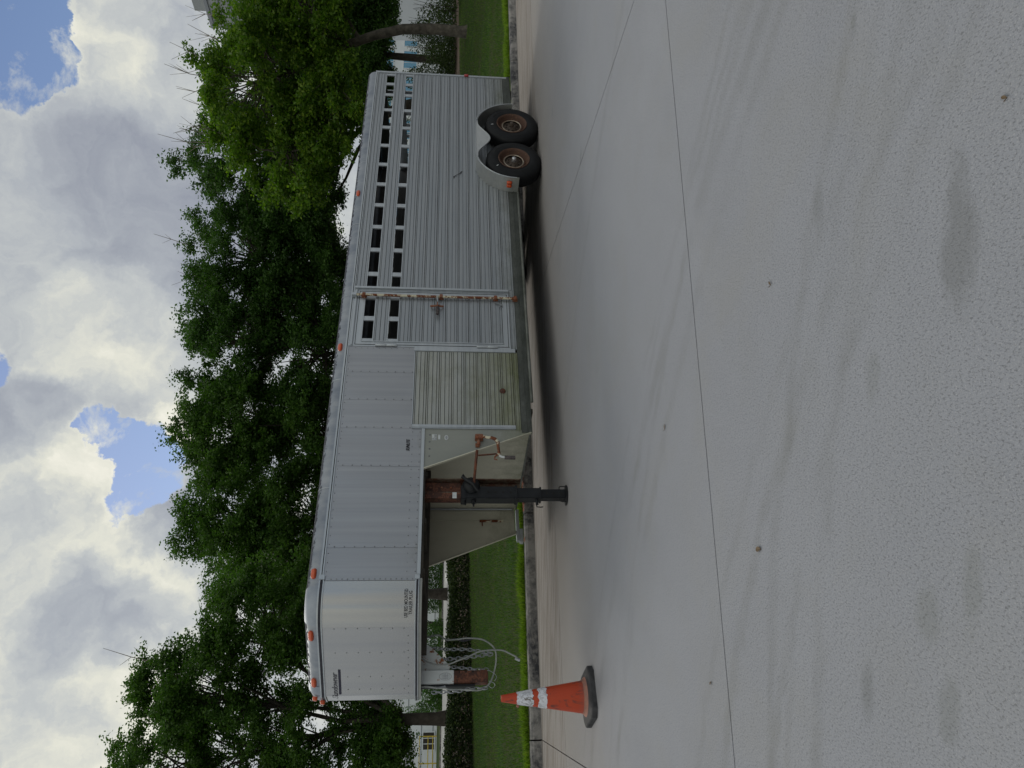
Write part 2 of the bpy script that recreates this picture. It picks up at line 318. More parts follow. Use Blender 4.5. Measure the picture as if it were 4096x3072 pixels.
leafmat('shrub_leaves', (.03, .055, .016), (.045, .08, .02), (.08, .11, .03), .3)
leafmat('grass_blades', (.050, .085, .018), (.070, .175, .018), (.18, .24, .05), .4)
leafmat('grass_lush', (.12, .20, .016), (.18, .29, .024), (.32, .40, .06), .45)
plain('bark_grey', (.045, .040, .033), (.13, .115, .095), 5, .95, bs=.9, detail=8)
plain('bark_dark', (.030, .026, .020), (.06, .052, .042), 5, .95, bs=.9)
plain('bare_twig', (.16, .14, .12), (.24, .21, .18), 9, .9)
plain('dead_leaf', (.12, .085, .05), (.17, .12, .07), 30, .8)
plain('leaf_litter', (.28, .09, .045), (.16, .07, .04), 30, .8)
def wallmat(name, c1, c2, sc_=.25, rough=.8):
    mt, nt, b = mat(name, c1, rough, 0, .3); oc = N(nt, 'ShaderNodeNewGeometry').outputs['Position']
    L(nt, mixc(nt, noise(nt, oc, sc_, 5, .6), c1, c2), b.inputs['Base Color'])
wallmat('stucco_pale', (.50, .535, .57), (.42, .455, .49)); wallmat('stucco_white', (.72, .76, .80), (.64, .68, .72))
wallmat('parapet_metal', (.34, .36, .37), (.27, .29, .30)); wallmat('louvre_dark', (.05, .055, .06), (.07, .075, .08))
wallmat('trim_grey', (.26, .28, .31), (.22, .24, .27))
mt, nt, b = mat('window_blue', (.10, .30, .48), .12, 0, .6); mt, nt, b = mat('window_dark', (.035, .03, .028), .15, 0, .6)
plain('yellow_paint', (.60, .46, .07), (.5, .38, .05), 5, .6)
plain('cone_orange', (.66, .085, .022), (.54, .060, .020), 7, .5); plain('cone_base', (.020, .021, .024), (.06, .06, .065), 14, .8)
plain('cone_foot', (.24, .13, .11), (.36, .16, .11), 20, .7)
mt, nt, b = mat('cone_orange_worn', (.6, .1, .03), .5, 0, .4); oc = objc(nt); s = sep(nt, oc)
f1 = noise(nt, mapping(nt, oc, (8, 8, 4)), 1.6, 7, .7, 1.2)
low = N(nt, 'ShaderNodeMapRange'); L(nt, s['Z'], low.inputs[0]); low.inputs[1].default_value = .14; low.inputs[2].default_value = .06
c0 = mixc(nt, noise(nt, oc, 6, 4), (.50, .058, .014), (.38, .042, .012))
c0 = mixc(nt, ramp(nt, f1, [(.55, 0.), (.63, .8)]), c0, (.13, .035, .025))
L(nt, mixc(nt, mth(nt, 'MULTIPLY', low.outputs[0], .6), c0, (.24, .10, .08)), b.inputs['Base Color'])
mt, nt, b = mat('cone_collar', (.6, .62, .66), .35, 0, .5); oc = objc(nt)
f1 = noise(nt, oc, 22, 7, .75, 1.5); f2 = noise(nt, oc, 9, 5, .7, .5)
c0 = mixc(nt, ramp(nt, f1, [(.38, 0.), (.52, 1.)]), (.34, .35, .38), (.66, .68, .74))
L(nt, mixc(nt, ramp(nt, f2, [(.60, 0.), (.64, 1.)]), c0, (.14, .13, .12)), b.inputs['Base Color'])

# ------------------------------------------------------------------ mesh helpers
OFF = Vector((0, 0, 0))
class MB:
    def __init__(s): s.v = []; s.f = []
    def box(s, x0, x1, y0, y1, z0, z1):
        n = len(s.v)
        s.v += [(x, y, z) for z in (z0, z1) for y in (y0, y1) for x in (x0, x1)]
        s.f += [tuple(n + i for i in q) for q in ((0, 2, 3, 1), (4, 5, 7, 6), (0, 1, 5, 4), (2, 6, 7, 3), (0, 4, 6, 2), (1, 3, 7, 5))]
        return s
    def bar(s, p, q, w, h=None, upv=(0, 0, 1)):
        h = h or w; p = Vector(p); q = Vector(q); d = (q - p).normalized(); u = Vector(upv)
        a = d.cross(u)
        if a.length < 1e-3: a = d.cross(Vector((0, 1, 0)))
        a.normalize(); b_ = a.cross(d).normalized(); n = len(s.v)
        for c in (p, q):
            for i, j in ((-1, -1), (1, -1), (1, 1), (-1, 1)): s.v.append(tuple(c + a * (i * w / 2) + b_ * (j * h / 2)))
        s.f += [tuple(n + i for i in t) for t in ((0, 3, 2, 1), (4, 5, 6, 7), (0, 1, 5, 4), (1, 2, 6, 5), (2, 3, 7, 6), (3, 0, 4, 7))]
        return s
    def tube(s, path, r, n=8, closed=False, cap=True):
        P = [Vector(p) for p in path]; m_ = len(P); rs = r if isinstance(r, (list, tuple)) else [r] * m_
        base = len(s.v); prev = None
        for i, p in enumerate(P):
            if closed: d = (P[(i + 1) % m_] - P[i - 1])
            else: d = P[min(i + 1, m_ - 1)] - P[max(i - 1, 0)]
            d.normalize()
            if prev is None:
                a = d.cross(Vector((0, 0, 1)))
                if a.length < .1: a = d.cross(Vector((0, 1, 0)))
            else: a = prev - d * prev.dot(d)
            a.normalize(); prev = a; b_ = d.cross(a)
            for k in range(n):
                t = 2 * math.pi * k / n; s.v.append(tuple(p + (a * math.cos(t) + b_ * math.sin(t)) * rs[i]))
        for i in range(m_ if closed else m_ - 1):
            j = (i + 1) % m_
            for k in range(n):
                k2 = (k + 1) % n; s.f.append((base + i * n + k, base + i * n + k2, base + j * n + k2, base + j * n + k))
        if cap and not closed:
            s.f.append(tuple(base + k for k in reversed(range(n)))); s.f.append(tuple(base + (m_ - 1) * n + k for k in range(n)))
        return s
    def lathe(s, prof, c, axis='z', n=24, closed=False):
        base = len(s.v); c = Vector(c)
        for (r, h) in prof:
            for k in range(n):
                t = 2 * math.pi * k / n; a, b_ = r * math.cos(t), r * math.sin(t)
                s.v.append(tuple(c + (Vector((a, b_, h)) if axis == 'z' else Vector((a, h, b_)) if axis == 'y' else Vector((h, a, b_)))))
        m_ = len(prof)
        for i in range(m_ - 1):
            for k in range(n):
                k2 = (k + 1) % n; s.f.append((base + i * n + k, base + i * n + k2, base + (i + 1) * n + k2, base + (i + 1) * n + k))
        if prof[0][0] > 1e-4: s.f.append(tuple(base + k for k in reversed(range(n))))
        if prof[-1][0] > 1e-4: s.f.append(tuple(base + (m_ - 1) * n + k for k in range(n)))
        return s
    def prism(s, poly, a0, a1, axis='y'):
        # poly in the plane across 'axis': y -> (x,z), x -> (y,z), z -> (x,y)
        n = len(s.v); m_ = len(poly)
        for a in (a0, a1):
            for (p, q) in poly: s.v.append((p, a, q) if axis == 'y' else (a, p, q) if axis == 'x' else (p, q, a))
        s.f.append(tuple(n + i for i in range(m_))); s.f.append(tuple(n + m_ + i for i in reversed(range(m_))))
        for i in range(m_): j = (i + 1) % m_; s.f.append((n + j, n + i, n + m_ + i, n + m_ + j))
        return s
    def build(s, name, material, parent=None, smooth=False, bevel=0, off=None, recalc=True):
        o_ = OFF if off is None else Vector(off)
        me = bpy.data.meshes.new(name); me.from_pydata([(v[0] - o_.x, v[1] - o_.y, v[2] - o_.z) for v in s.v], [], s.f)
        if recalc:
            bm = bmesh.new(); bm.from_mesh(me); bmesh.ops.recalc_face_normals(bm, faces=bm.faces)
            if bevel: bmesh.ops.bevel(bm, geom=[e for e in bm.edges if e.calc_face_angle(0) > .5], offset=bevel, segments=2, affect='EDGES', clamp_overlap=True)
            bm.to_mesh(me); bm.free()
        if smooth:
            me.polygons.foreach_set('use_smooth', [True] * len(me.polygons))
            me.set_sharp_from_angle(angle=R_(smooth if smooth > 1 else 40))
        me.materials.append(MAT[material]); me.update()
        o = bpy.data.objects.new(name, me); COL.objects.link(o)
        if parent is not None: o.parent = parent
        return o
def tag(o, label=None, cat=None, group=None, kind=None):
    for k, v in (('label', label), ('category', cat), ('group', group), ('kind', kind)):
        if v: o[k] = v
    return o
def empty(name, loc, rz, label, cat, group=None):
    o = bpy.data.objects.new(name, None); COL.objects.link(o); o.location = loc; o.rotation_euler = (0, 0, rz); o.empty_display_size = .3
    return tag(o, label, cat, group)
def copy_tree(o, parent=None):
    c = o.copy(); COL.objects.link(c)
    if parent: c.parent = parent
    for ch in [x for x in bpy.data.objects if x.parent == o]: copy_tree(ch, c)
    return c
def npmesh(name, verts, faces_n, material, parent=None, off=(0, 0, 0), nper=4):
    """verts (N*nper,3) array, each island one polygon of nper corners"""
    v = np.asarray(verts, dtype=np.float32).reshape(-1, 3) - np.array(off, dtype=np.float32)
    me = bpy.data.meshes.new(name); nv = len(v); nf = nv // nper
    me.vertices.add(nv); me.vertices.foreach_set('co', v.ravel())
    me.loops.add(nv); me.loops.foreach_set('vertex_index', np.arange(nv, dtype=np.int32))
    me.polygons.add(nf); me.polygons.foreach_set('loop_start', np.arange(nf, dtype=np.int32) * nper)
    try: me.polygons.foreach_set('loop_total', np.full(nf, nper, dtype=np.int32))
    except Exception: pass
    me.materials.append(MAT[material]); me.update(); me.validate()
    o = bpy.data.objects.new(name, me); COL.objects.link(o)
    if parent is not None: o.parent = parent
    return o

# ------------------------------------------------------------------ the lie of the land: u runs along the kerb, n away from the camera
EU = Vector((.907, .421, 0)); EN = Vector((-.421, .907, 0))
def un(u, n, z=0): return (EU.x * u + EN.x * n, EU.y * u + EN.y * n, z)
def sm(x): x = max(0., min(1., x)); return x * x * (3 - 2 * x)
KERB_N = 11.04
def land(u, n):
    zb = .40 + .0203 * (max(-14, min(34, u)) - 1)
    if n <= 22.8:
        t = max(0, (n - 11.2) / 11.6); return .125 + (zb - .125) * (t * .75 + .25 * sm(t))
    t = sm((n - 22.8) / 6.5); far = .95 + .20 * sm((u - 22) / 8) * (1 - sm((n - 32) / 14))
    z = zb + (far - zb) * t
    if n > 79: z = .95 + .42 * sm((n - 79) / 12)
    return z
def sheet(name, u0, u1, n0, n1, nu, nn, material, dz=0.0, wob=0.0):
    mb = MB()
    for j in range(nn + 1):
        for i in range(nu + 1):
            u = u0 + (u1 - u0) * i / nu; n = n0 + (n1 - n0) * j / nn
            mb.v.append(un(u, n, land(u, n) + dz + (random.uniform(-wob, wob) if 0 < j < nn else 0)))
    for j in range(nn):
        for i in range(nu):
            a = j * (nu + 1) + i; mb.f.append((a, a + 1, a + nu + 2, a + nu + 1))
    o = mb.build(name, material, smooth=60, recalc=False); o['kind'] = 'structure'; return o
g = MB(); g.v = [(-900, -900, -.06), (900, -900, -.06), (900, 900, -.06), (-900, 900, -.06)]; g.f = [(0, 1, 2, 3)]
g.build('ground', 'joint_dirt', recalc=False)['kind'] = 'structure'
g = MB(); g.v = [un(-260, 100, 1.36), un(330, 100, 1.36), un(330, 420, 1.36), un(-260, 420, 1.36)]; g.f = [(0, 1, 2, 3)]
g.build('far_field', 'soil', recalc=False)['kind'] = 'structure'

# concrete lot: slabs with open joints, cut where the photographed joints run
lot = empty('concrete_lot', (0, 4, 0), 0, None, None); lot['kind'] = 'structure'; lot['label'] = 'grey concrete lot of cast slabs with thin joints, the trailer stands on it'
def clip(poly, p, d, keep):
    nx, ny = -d[1] * keep, d[0] * keep; res = []
    sd_ = [(q[0] - p[0]) * nx + (q[1] - p[1]) * ny for q in poly]
    for i in range(len(poly)):
        a, b = poly[i], poly[(i + 1) % len(poly)]; da, db = sd_[i], sd_[(i + 1) % len(poly)]
        if da >= 0: res.append(a)
        if da * db < 0: t = da / (da - db); res.append((a[0] + (b[0] - a[0]) * t, a[1] + (b[1] - a[1]) * t))
    return res
def unit(d): l = math.hypot(*d); return (d[0] / l, d[1] / l)
G = .0055
rows = [((0, KERB_N), (EU.x, EU.y), (0, 0)), ]
kd = (EU.x, EU.y); kp = (EN.x * KERB_N, EN.y * KERB_N); pp = (EN.x * 8.98, EN.y * 8.98)
j1p, j1d = (.02, 4.0), unit((4.20, 1.35))
lines = [(kp, kd), (pp, kd), (j1p, j1d)]
for k in range(1, 4): lines.append(((j1p[0] + j1d[1] * 5.9 * k, j1p[1] - j1d[0] * 5.9 * k), j1d))
j2p, j2d = (2.15, 8.20), unit((-1.13, 4.09)); j3p, j3d = (-4.61, 9.88), unit((-1.08, 2.87))
cross = [((j3p[0] - 6.1 * k, j3p[1] - 2.2 * k), j3d) for k in (3, 2, 1, 0)] + [((j2p[0] + 6.3 * k, j2p[1] + 2.3 * k), j2d) for k in (0, 1, 2, 3, 4)]
def shift(p, d, a): return (p[0] - d[1] * a, p[1] + d[0] * a)
cnt = 0
for i in range(len(lines) - 1):
    (pa, da), (pb, db) = lines[i], lines[i + 1]
    for j in range(len(cross) + 1):
        poly = [(-32, -22), (40, -22), (40, 42), (-32, 42)]
        poly = clip(poly, shift(pa, da, -G if i else 0), da, -1); poly = clip(poly, shift(pb, db, G), db, 1)
        if j > 0: poly = clip(poly, shift(cross[j - 1][0], cross[j - 1][1], -G), cross[j - 1][1], -1) if poly else poly
        if j < len(cross) and poly: poly = clip(poly, shift(cross[j][0], cross[j][1], G), cross[j][1], 1)
        if len(poly) < 3: continue
        mb = MB(); mb.prism(poly, -.05, 0, 'z')
        o = mb.build('slab', 'concrete_gutter' if i == 0 else 'concrete_pale', lot, off=(0, 4, 0)); cnt += 1
# kerb of cast stones
kerb = empty('kerb', un(0, KERB_N + .1, 0), math.atan2(EU.y, EU.x), None, None); kerb['kind'] = 'structure'
kerb['label'] = 'low stained concrete kerb between lot and lawn'
kme = None
mb = MB(); mb.prism([(0, -.05), (0, .095), (.018, .130), (.16, .140), (.16, -.05)], -1.516, 1.516, 'x')
first = mb.build('kerb_stone', 'kerb_concrete', kerb, off=(0, .1, 0))
u0 = un(0, 0); ustart = Vector((-4.62, 9.91, 0)).dot(EU)
first.location = (ustart + 1.525, 0, 0)
for k in range(-9, 14):
    if k == 0: continue
    c = first.copy(); COL.objects.link(c); c.location = (ustart + 1.525 + 3.05 * k, random.uniform(-.004, .004), random.uniform(-.004, .003))
# lawn, road, verge
sheet('lawn_ground', -30, 60, KERB_N + .16, 22.8, 90, 24, 'soil', 0, .012)
sheet('planting_bed', -30, 60, 22.8, 30, 60, 8, 'mulch')
sheet('road', -120, 150, 30, 79, 60, 24, 'asphalt_far')
sheet('far_verge', -120, 170, 79.2, 100, 60, 10, 'soil')
mb = MB(); mb.prism([(un(-120, 79, 0)[0], un(-120, 79, 0)[1]), un(150, 79, 0)[:2], un(150, 79.2, 0)[:2], un(-120, 79.2, 0)[:2]], .9, 1.08, 'z')
mb.build('far_kerb', 'kerb_concrete')['kind'] = 'structure'
mb = MB()
for k in range(26):
    uu = -48 + k * 2.9 + (1.2 if k % 2 else 0)
    a = land(uu, 50) + .004
    n = len(mb.v); mb.v += [un(uu, 46, a), un(uu + .35, 46, a), un(uu + .35 + 2.0, 54, a), un(uu + 2.0, 54, a)]; mb.f.append((n, n + 1, n + 2, n + 3))
o = mb.build('road_markings', 'road_paint', recalc=False); o['kind'] = 'structure'

# ------------------------------------------------------------------ grass
rng = np.random.default_rng(5)
def blades(name, u, n, hgt, wid, material, lean=.45, label=None, base=None):
    k = len(u); z = np.array([land(a, b) for a, b in zip(u, n)]) if base is None else base
    th = rng.uniform(0, 2 * np.pi, k); ph = rng.uniform(0, 2 * np.pi, k)
    c = np.stack([EU.x * u + EN.x * n, EU.y * u + EN.y * n, z - .01], 1)
    w = np.stack([np.cos(th), np.sin(th), 0 * th], 1) * (wid / 2)[:, None]
    ln = rng.uniform(.1, 1, k) * lean
    tip = np.stack([np.cos(ph) * ln, np.sin(ph) * ln, np.ones(k)], 1) * hgt[:, None]
    midp = np.stack([np.cos(ph) * ln * .3, np.sin(ph) * ln * .3, np.full(k, .55)], 1) * hgt[:, None]
    V = np.stack([c - w, c + midp - w * .3, c + tip, c + midp + w * .9], 1)
    o = npmesh(name, V, 0, material); tag(o, label, 'grass' if False else None, None, 'stuff'); return o
k = 210000; u = rng.uniform(-12, 32, k); n = 11.22 + 11.5 * rng.uniform(0, 1, k) ** 1.35
pn = np.sin(u * 1.1) * np.cos(n * .9 + u * .4) + .6 * np.sin(u * 3.1 + n * 2.2) + rng.normal(0, .6, k)
keep = pn > -1.3; u, n = u[keep], n[keep]
blades('lawn_grass', u, n, rng.uniform(.03, .085, len(u)), rng.uniform(.010, .022, len(u)), 'grass_blades')
k = 60000; u = rng.uniform(-12, 32, k); n = KERB_N + .12 + np.abs(rng.normal(0, 1, k)) * (.14 + .16 * np.abs(np.sin(u * 2.1) * np.sin(u * .83 + 1))) + .02
cl_ = .5 + .5 * np.sin(u * 5.3) * np.sin(u * 1.7 + 1)
blades('kerb_edge_grass', u, n, rng.uniform(.05, .16, k) * (.75 + .5 * cl_) * np.exp(-(n - KERB_N - .15) * .8), rng.uniform(.012, .026, k), 'grass_lush', 1.1)
k = 7000; u = rng.uniform(-12, -1, k); n = 22.35 + rng.normal(0, .25, k)
blades('hedge_foot_grass', u, n, rng.uniform(.06, .14, k), rng.uniform(.015, .03, k), 'grass_lush', .8)

# ------------------------------------------------------------------ leaves, trees
def leaf_quads(c, size, flat=.0, aspect=.55, droop=None):
    k = len(c); a = rng.normal(0, 1, (k, 3)); a[:, 2] *= .55; a /= np.linalg.norm(a, axis=1)[:, None]
    b_ = rng.normal(0, 1, (k, 3)); b_ -= a * (a * b_).sum(1)[:, None]; b_ /= np.linalg.norm(b_, axis=1)[:, None]
    L_ = (size * rng.uniform(.65, 1.25, k))[:, None]
    return np.stack([c - a * L_ * .5, c + b_ * L_ * aspect * .5, c + a * L_ * .5, c - b_ * L_ * aspect * .5], 1)
def tree(loc, lobes, material, trunk_r, fork_h, label, leaf=.15, per=420, clumps=60, bark='bark_dark', lean=(0, 0), group='trees behind the lawn', seed=1, limb_n=7, clump_r=(.45, .95), name='tree', trunkpath=None, bare=0):
    """lobes: (dx,dy,z, rx,ry,rz, share)"""
    rg = random.Random(seed); global rng; rng = np.random.default_rng(seed)
    t = empty(name, loc, 0, label, 'tree', group); tr = MB()
    base = Vector((0, 0, -.1)); fork = Vector((lean[0], lean[1], fork_h))
    path = trunkpath or [base, base.lerp(fork, .35) + Vector((rg.uniform(-.1, .1), rg.uniform(-.1, .1), 0)), base.lerp(fork, .7) + Vector((rg.uniform(-.1, .1), 0, 0)), fork]
    m_ = len(path); tr.tube(path, [trunk_r * (1.35 if i == 0 else 1.0 - .3 * i / (m_ - 1)) for i in range(m_)], 12)
    fork = Vector(path[-1]); tr.build('trunk', bark, t, smooth=60, off=(0, 0, 0))
    tot = sum(l[6] for l in lobes); C_ = []; br = MB(); limbs = []
    for l in lobes:
        top = Vector((l[0], l[1], l[2])); p1 = fork.lerp(top, .5) + Vector((rg.uniform(-.4, .4), rg.uniform(-.4, .4), rg.uniform(-.2, .5)))
        st = Vector(path[-2]).lerp(fork, rg.uniform(.2, 1)); r0 = trunk_r * rg.uniform(.30, .48)
        pts = [st, st.lerp(p1, .5) + Vector((rg.uniform(-.2, .2), rg.uniform(-.2, .2), rg.uniform(0, .3))), p1, top]
        br.tube(pts, [r0, r0 * .8, r0 * .55, r0 * .2], 7); limbs.append(pts)
        for i in range(int(clumps * l[6] / tot)):
            while True:
                v = Vector((rg.gauss(0, 1), rg.gauss(0, 1), rg.gauss(0, 1)))
                if v.length > .1: break
            v.normalize(); rr = rg.uniform(.35, 1.05) ** .6
            c = Vector((l[0] + v.x * l[3] * rr, l[1] + v.y * l[4] * rr, l[2] + v.z * l[5] * rr))
            R = rg.uniform(*clump_r); C_.append((c, R))
            q = p1.lerp(top, rg.random()); mq = q.lerp(c, .5) + Vector((rg.uniform(-.25, .25), rg.uniform(-.25, .25), rg.uniform(-.1, .35)))
            br.tube([q, mq, c], [r0 * .22 + .012, r0 * .12 + .009, .007], 4, cap=False)
    br.build('branches', bark, t, smooth=60, off=(0, 0, 0))
    allc = []
    for c, R in C_:
        k = int(per * (R / .7) ** 2)
        # sprays: leaves gather round short twigs inside the clump
        nt_ = max(5, k // 26); tw = rng.normal(0, 1, (nt_, 3)); tw /= np.linalg.norm(tw, axis=1)[:, None]
        tw *= (R * rng.uniform(.25, 1.15, nt_))[:, None]; tw[:, 2] *= .62
        which = rng.integers(0, nt_, k); p = tw[which] * rng.uniform(.65, 1.15, k)[:, None] + rng.normal(0, .11, (k, 3)) * (leaf / .15)
        allc.append(p + np.array(c))
    allc = np.concatenate(allc)
    npmesh('crown', leaf_quads(allc, leaf), 0, material, t)
    if bare:
        tw = MB()
        for i in range(bare):
            c, R = rg.choice([x for x in C_ if x[0].z > lobes[0][2] + .3 * lobes[0][5]] or C_)
            d = Vector((rg.uniform(-.5, .5), rg.uniform(-.5, .5), 1)); e = c + d * rg.uniform(1.0, 1.9)
            md = c.lerp(e, .5) + Vector((rg.uniform(-.2, .2), 0, 0)); tw.tube([c, md, e], [.016, .012, .006], 4)
            for q in range(2): tw.tube([md, md + Vector((rg.uniform(-.4, .4), rg.uniform(-.2, .2), rg.uniform(.3, .7)))], [.009, .004], 4)
        tw.build('bare_twigs', 'bare_twig', t, off=(0, 0, 0))['kind'] = 'stuff'
    return t
def at(px, dist, z=0.):
    """ground spot at azimuth offset px (photo rows from the middle, + = right) and forward distance"""
    return (px / 3077 * dist, dist, z)
GT = 'trees behind the lawn'
# the near, brighter tree right of the trailer's tail
def land_xy(x, y): return land(EU.x * x + EU.y * y, EN.x * x + EN.y * y)
def T(x, y): return (x, y, land_xy(x, y))
tree(T(12.75, 28), [(-2.6, -1, 7.3, 2.6, 2.2, 2.0, 1.3), (-5.0, -.6, 6.2, 1.7, 1.8, 1.8, .9), (.8, -.8, 6.3, 2.4, 2.2, 2.1, 1.2), (-.8, -1.2, 4.9, 1.8, 1.3, 1.1, .55), (-3.4, -1.2, 4.6, 1.9, 1.4, 1.1, .7), (3.4, 0, 5.9, 2, 2, 1.7, .5)],
     'leaves_bright', .215, 3.2, 'bright green tree with pale leaning trunk right of the trailer tail, nearest of the row', leaf=.14, per=620, clumps=205, bark='bark_grey', seed=3, clump_r=(.4, .8), bare=11,
     trunkpath=[Vector((.05, 0, -.15)), Vector((0, 0, .1)), Vector((.05, 0, 1.2)), Vector((-.02, 0, 2.3)), Vector((-.30, 0, 3.3)), Vector((-.75, 0, 4.4))])
tree(T(12.6, 33), [(-3.8, 0, 9.0, 2.9, 2.4, 2.4, 1.2), (-1.0, 0, 8.0, 2.6, 2.4, 2.6, 1.0), (-5.4, .3, 7.6, 1.8, 2, 1.6, .6), (.8, 0, 5.8, 2.0, 2, 1.9, .6), (-4.4, 0, 5.9, 2.6, 2, 1.2, 1.2), (-6.4, 0, 6.0, 1.2, 1.5, 1.0, .5)], 'leaves_dark', .28, 3.4,
     'dark tree with curved trunk just behind the bright green tree', leaf=.13, per=600, clumps=175, seed=11, lean=(-1.4, 0), bare=5)
tree(T(5.2, 34), [(0, 0, 9.3, 2.7, 2.3, 2.2, 1.2), (-1.8, 0, 7.6, 1.8, 2, 2.0, .8), (1.6, 0, 8.0, 1.8, 2, 1.3, .6), (-1.4, 0, 5.4, 2.0, 2, 1.3, .7), (.2, .3, 5.9, 2.0, 2, 1.3, .7)], 'leaves_dark', .26, 3.4,
     'dark dense tree above the slatted windows near the tail end of the trailer', leaf=.13, per=620, clumps=150, seed=12, bare=2)
tree(T(1.3, 33), [(.2, 0, 9.2, 2.6, 2.3, 2.2, 1.2), (-.4, 0, 6.0, 2.5, 2.2, 2.2, 1.0), (2.0, .2, 7.2, 1.4, 1.6, 1.6, .5)], 'leaves_dark', .27, 3.0,
     'dark dense tree rising behind the side door of the trailer', leaf=.13, per=620, clumps=135, seed=13)
tree(T(-2.2, 32), [(.1, 0, 8.8, 2.4, 2.3, 2.2, 1.2), (-.2, 0, 5.8, 2.4, 2.2, 2.2, 1.0)], 'leaves_mid', .27, 3.0,
     'mid green tree rising behind the smooth front half of the trailer side', leaf=.125, per=620, clumps=130, seed=14)
tree(T(-5.3, 30.5), [(.1, 0, 8.4, 1.9, 2.0, 2.0, 1.0), (-.4, 0, 5.8, 2.3, 2.2, 2.1, 1.0), (-1.6, 0, 7.0, 1.2, 1.5, 1.4, .4)], 'leaves_mid', .25, 3.0,
     'mid green tree behind the corner where the gooseneck nose begins', leaf=.125, per=600, clumps=120, seed=15)
tree(T(-10.5, 24.2), [(.9, 0, 7.6, 1.8, 1.8, 1.5, .9), (2.9, .4, 6.2, 1.7, 1.6, 1.6, .8), (-1.4, 0, 8.7, 2.2, 1.8, 1.6, 1.1), (-.6, 0, 5.0, 1.9, 1.8, 1.6, .9), (-2.6, .2, 6.2, 1.8, 1.8, 2.2, .9), (.9, .8, 3.3, 1.8, 1.2, 1.1, .8), (-1.6, -.2, 2.3, 1.8, 1.2, .9, .9), (3.4, 1.0, 4.3, 1.5, 1.4, 1.5, .6), (.8, .4, 9.3, 1.0, 1.0, .7, .25)],
     'leaves_mid', .22, 2.2, 'airy tree with dark forking limbs at the far left, its trunk behind the hedge', leaf=.105, per=950, clumps=310, seed=16, clump_r=(.4, .82), bare=3)
tree(T(-10.4, 38), [(.2, 0, 9.0, 2.4, 2.2, 2.6, 1), (.0, 0, 6.0, 3.0, 2, 2.2, 1.0)], 'leaves_mid', .25, 3.0,
     'more distant green tree filling the gap above the trailer nose', leaf=.14, per=460, clumps=95, seed=17)
tree(T(17.2, 41), [(0, 0, 8.0, 3.0, 2.2, 2.6, 1), (-2.0, 0, 5.8, 2.6, 2, 1.5, .9), (1.4, 0, 5.6, 2.2, 2, 1.4, .9), (-.5, 0, 4.0, 2.4, 1.5, .9, .9), (2.4, 0, 4.1, 2.0, 1.5, 1.0, .9)], 'leaves_dark', .24, 3.4,
     'dark tree half hidden between the bright green tree and the tail of the trailer', leaf=.15, per=560, clumps=190, seed=18)
# small multi-stem tree by the far building
def multistem(loc, h, w, label, seed, stems=7):
    rg = random.Random(seed); global rng; rng = np.random.default_rng(seed)
    t = empty('multi_stem_tree', loc, 0, label, 'tree'); mb = MB()
    C_ = []
    for i in range(stems):
        a = rg.uniform(0, 6.3); e = Vector((math.cos(a) * w * rg.uniform(.3, 1), math.sin(a) * w * .5, h * rg.uniform(.55, .7)))
        mb.tube([(0, 0, -.1), (e.x * .25, e.y * .25, h * .25), tuple(e)], [.07, .055, .03], 5)
        for q in range(5): C_.append(e + Vector((rg.uniform(-.9, .9), rg.uniform(-.7, .7), rg.uniform(0, h * .35))))
    mb.build('stems', 'bark_dark', t, off=(0, 0, 0))['kind'] = 'stuff'
    p = np.concatenate([np.array(c) + rng.normal(0, .38, (260, 3)) for c in C_])
    npmesh('crown', leaf_quads(p, .2), 0, 'leaves_olive', t); return t
multistem((-22.6, 72, 1.05), 4.6, 1.7, 'small multi-stem tree in front of the pale far building, seen below the nose', 31)
multistem((-17.2, 74, 1.05), 5.2, 1.8, 'small bare-stemmed tree beside the dark clipped far hedge', 32)
def leafbox(name, x0, x1, y0, y1, z0, z1, material, count, leaf, label, cat, ang=0, loc=(0, 0, 0), rnd=.12, group=None, stems=0):
    global rng; t = empty(name, loc, ang, label, cat, group)
    u = rng.uniform(0, 1, (count, 3)); u[:, 2] = 1 - (1 - u[:, 2]) ** 1.0
    shell = rng.random(count) < .6; ax = rng.integers(0, 4, count)
    for k, (axis, val) in enumerate(((1, 0.), (1, 1.), (2, 1.), (2, 1.))):
        sel = shell & (ax == k); u[sel, axis] = np.clip(val + rng.normal(0, rnd, sel.sum()), -.12, 1.12)
    P = np.stack([x0 + (x1 - x0) * u[:, 0], y0 + (y1 - y0) * u[:, 1], z0 + (z1 - z0) * u[:, 2]], 1)
    P[:, 2] += .04 * np.sin(P[:, 0] * 2.3) + rng.normal(0, .025, count)
    if cat == 'shrub':
        hs = .52 + .26 * np.sin(P[:, 0] * 2.1 + x0 * 7) + .22 * np.sin(P[:, 0] * 4.7 + 2) * np.cos(P[:, 1] * 3.1); hs = np.clip(hs, .18, 1.0)
        P[:, 2] = z0 + (P[:, 2] - z0) * hs; P[:, 1] *= (1.15 - .5 * (P[:, 2] - z0) / (z1 - z0)); P += rng.normal(0, .05, P.shape)
    npmesh('foliage', leaf_quads(P, leaf), 0, material, t)
    mb = MB(); rg = random.Random(4)
    for i in range(stems):
        x = x0 + (x1 - x0) * (i + rg.random()) / stems; y = (y0 + y1) / 2 + rg.uniform(-.2, .2) * (y1 - y0)
        for q in range(3): mb.tube([(x, y, z0 - .1), (x + rg.uniform(-.15, .15), y + rg.uniform(-.1, .1), z0 + (z1 - z0) * .5), (x + rg.uniform(-.3, .3), y + rg.uniform(-.2, .2), z1 - .1)], [.014, .010, .005], 4)
    if stems: mb.build('stems', 'bark_dark', t, off=(0, 0, 0))['kind'] = 'stuff'
    return t
rng = np.random.default_rng(21)
ang = math.atan2(EU.y, EU.x); h0 = un(-1, 23.3, 0)
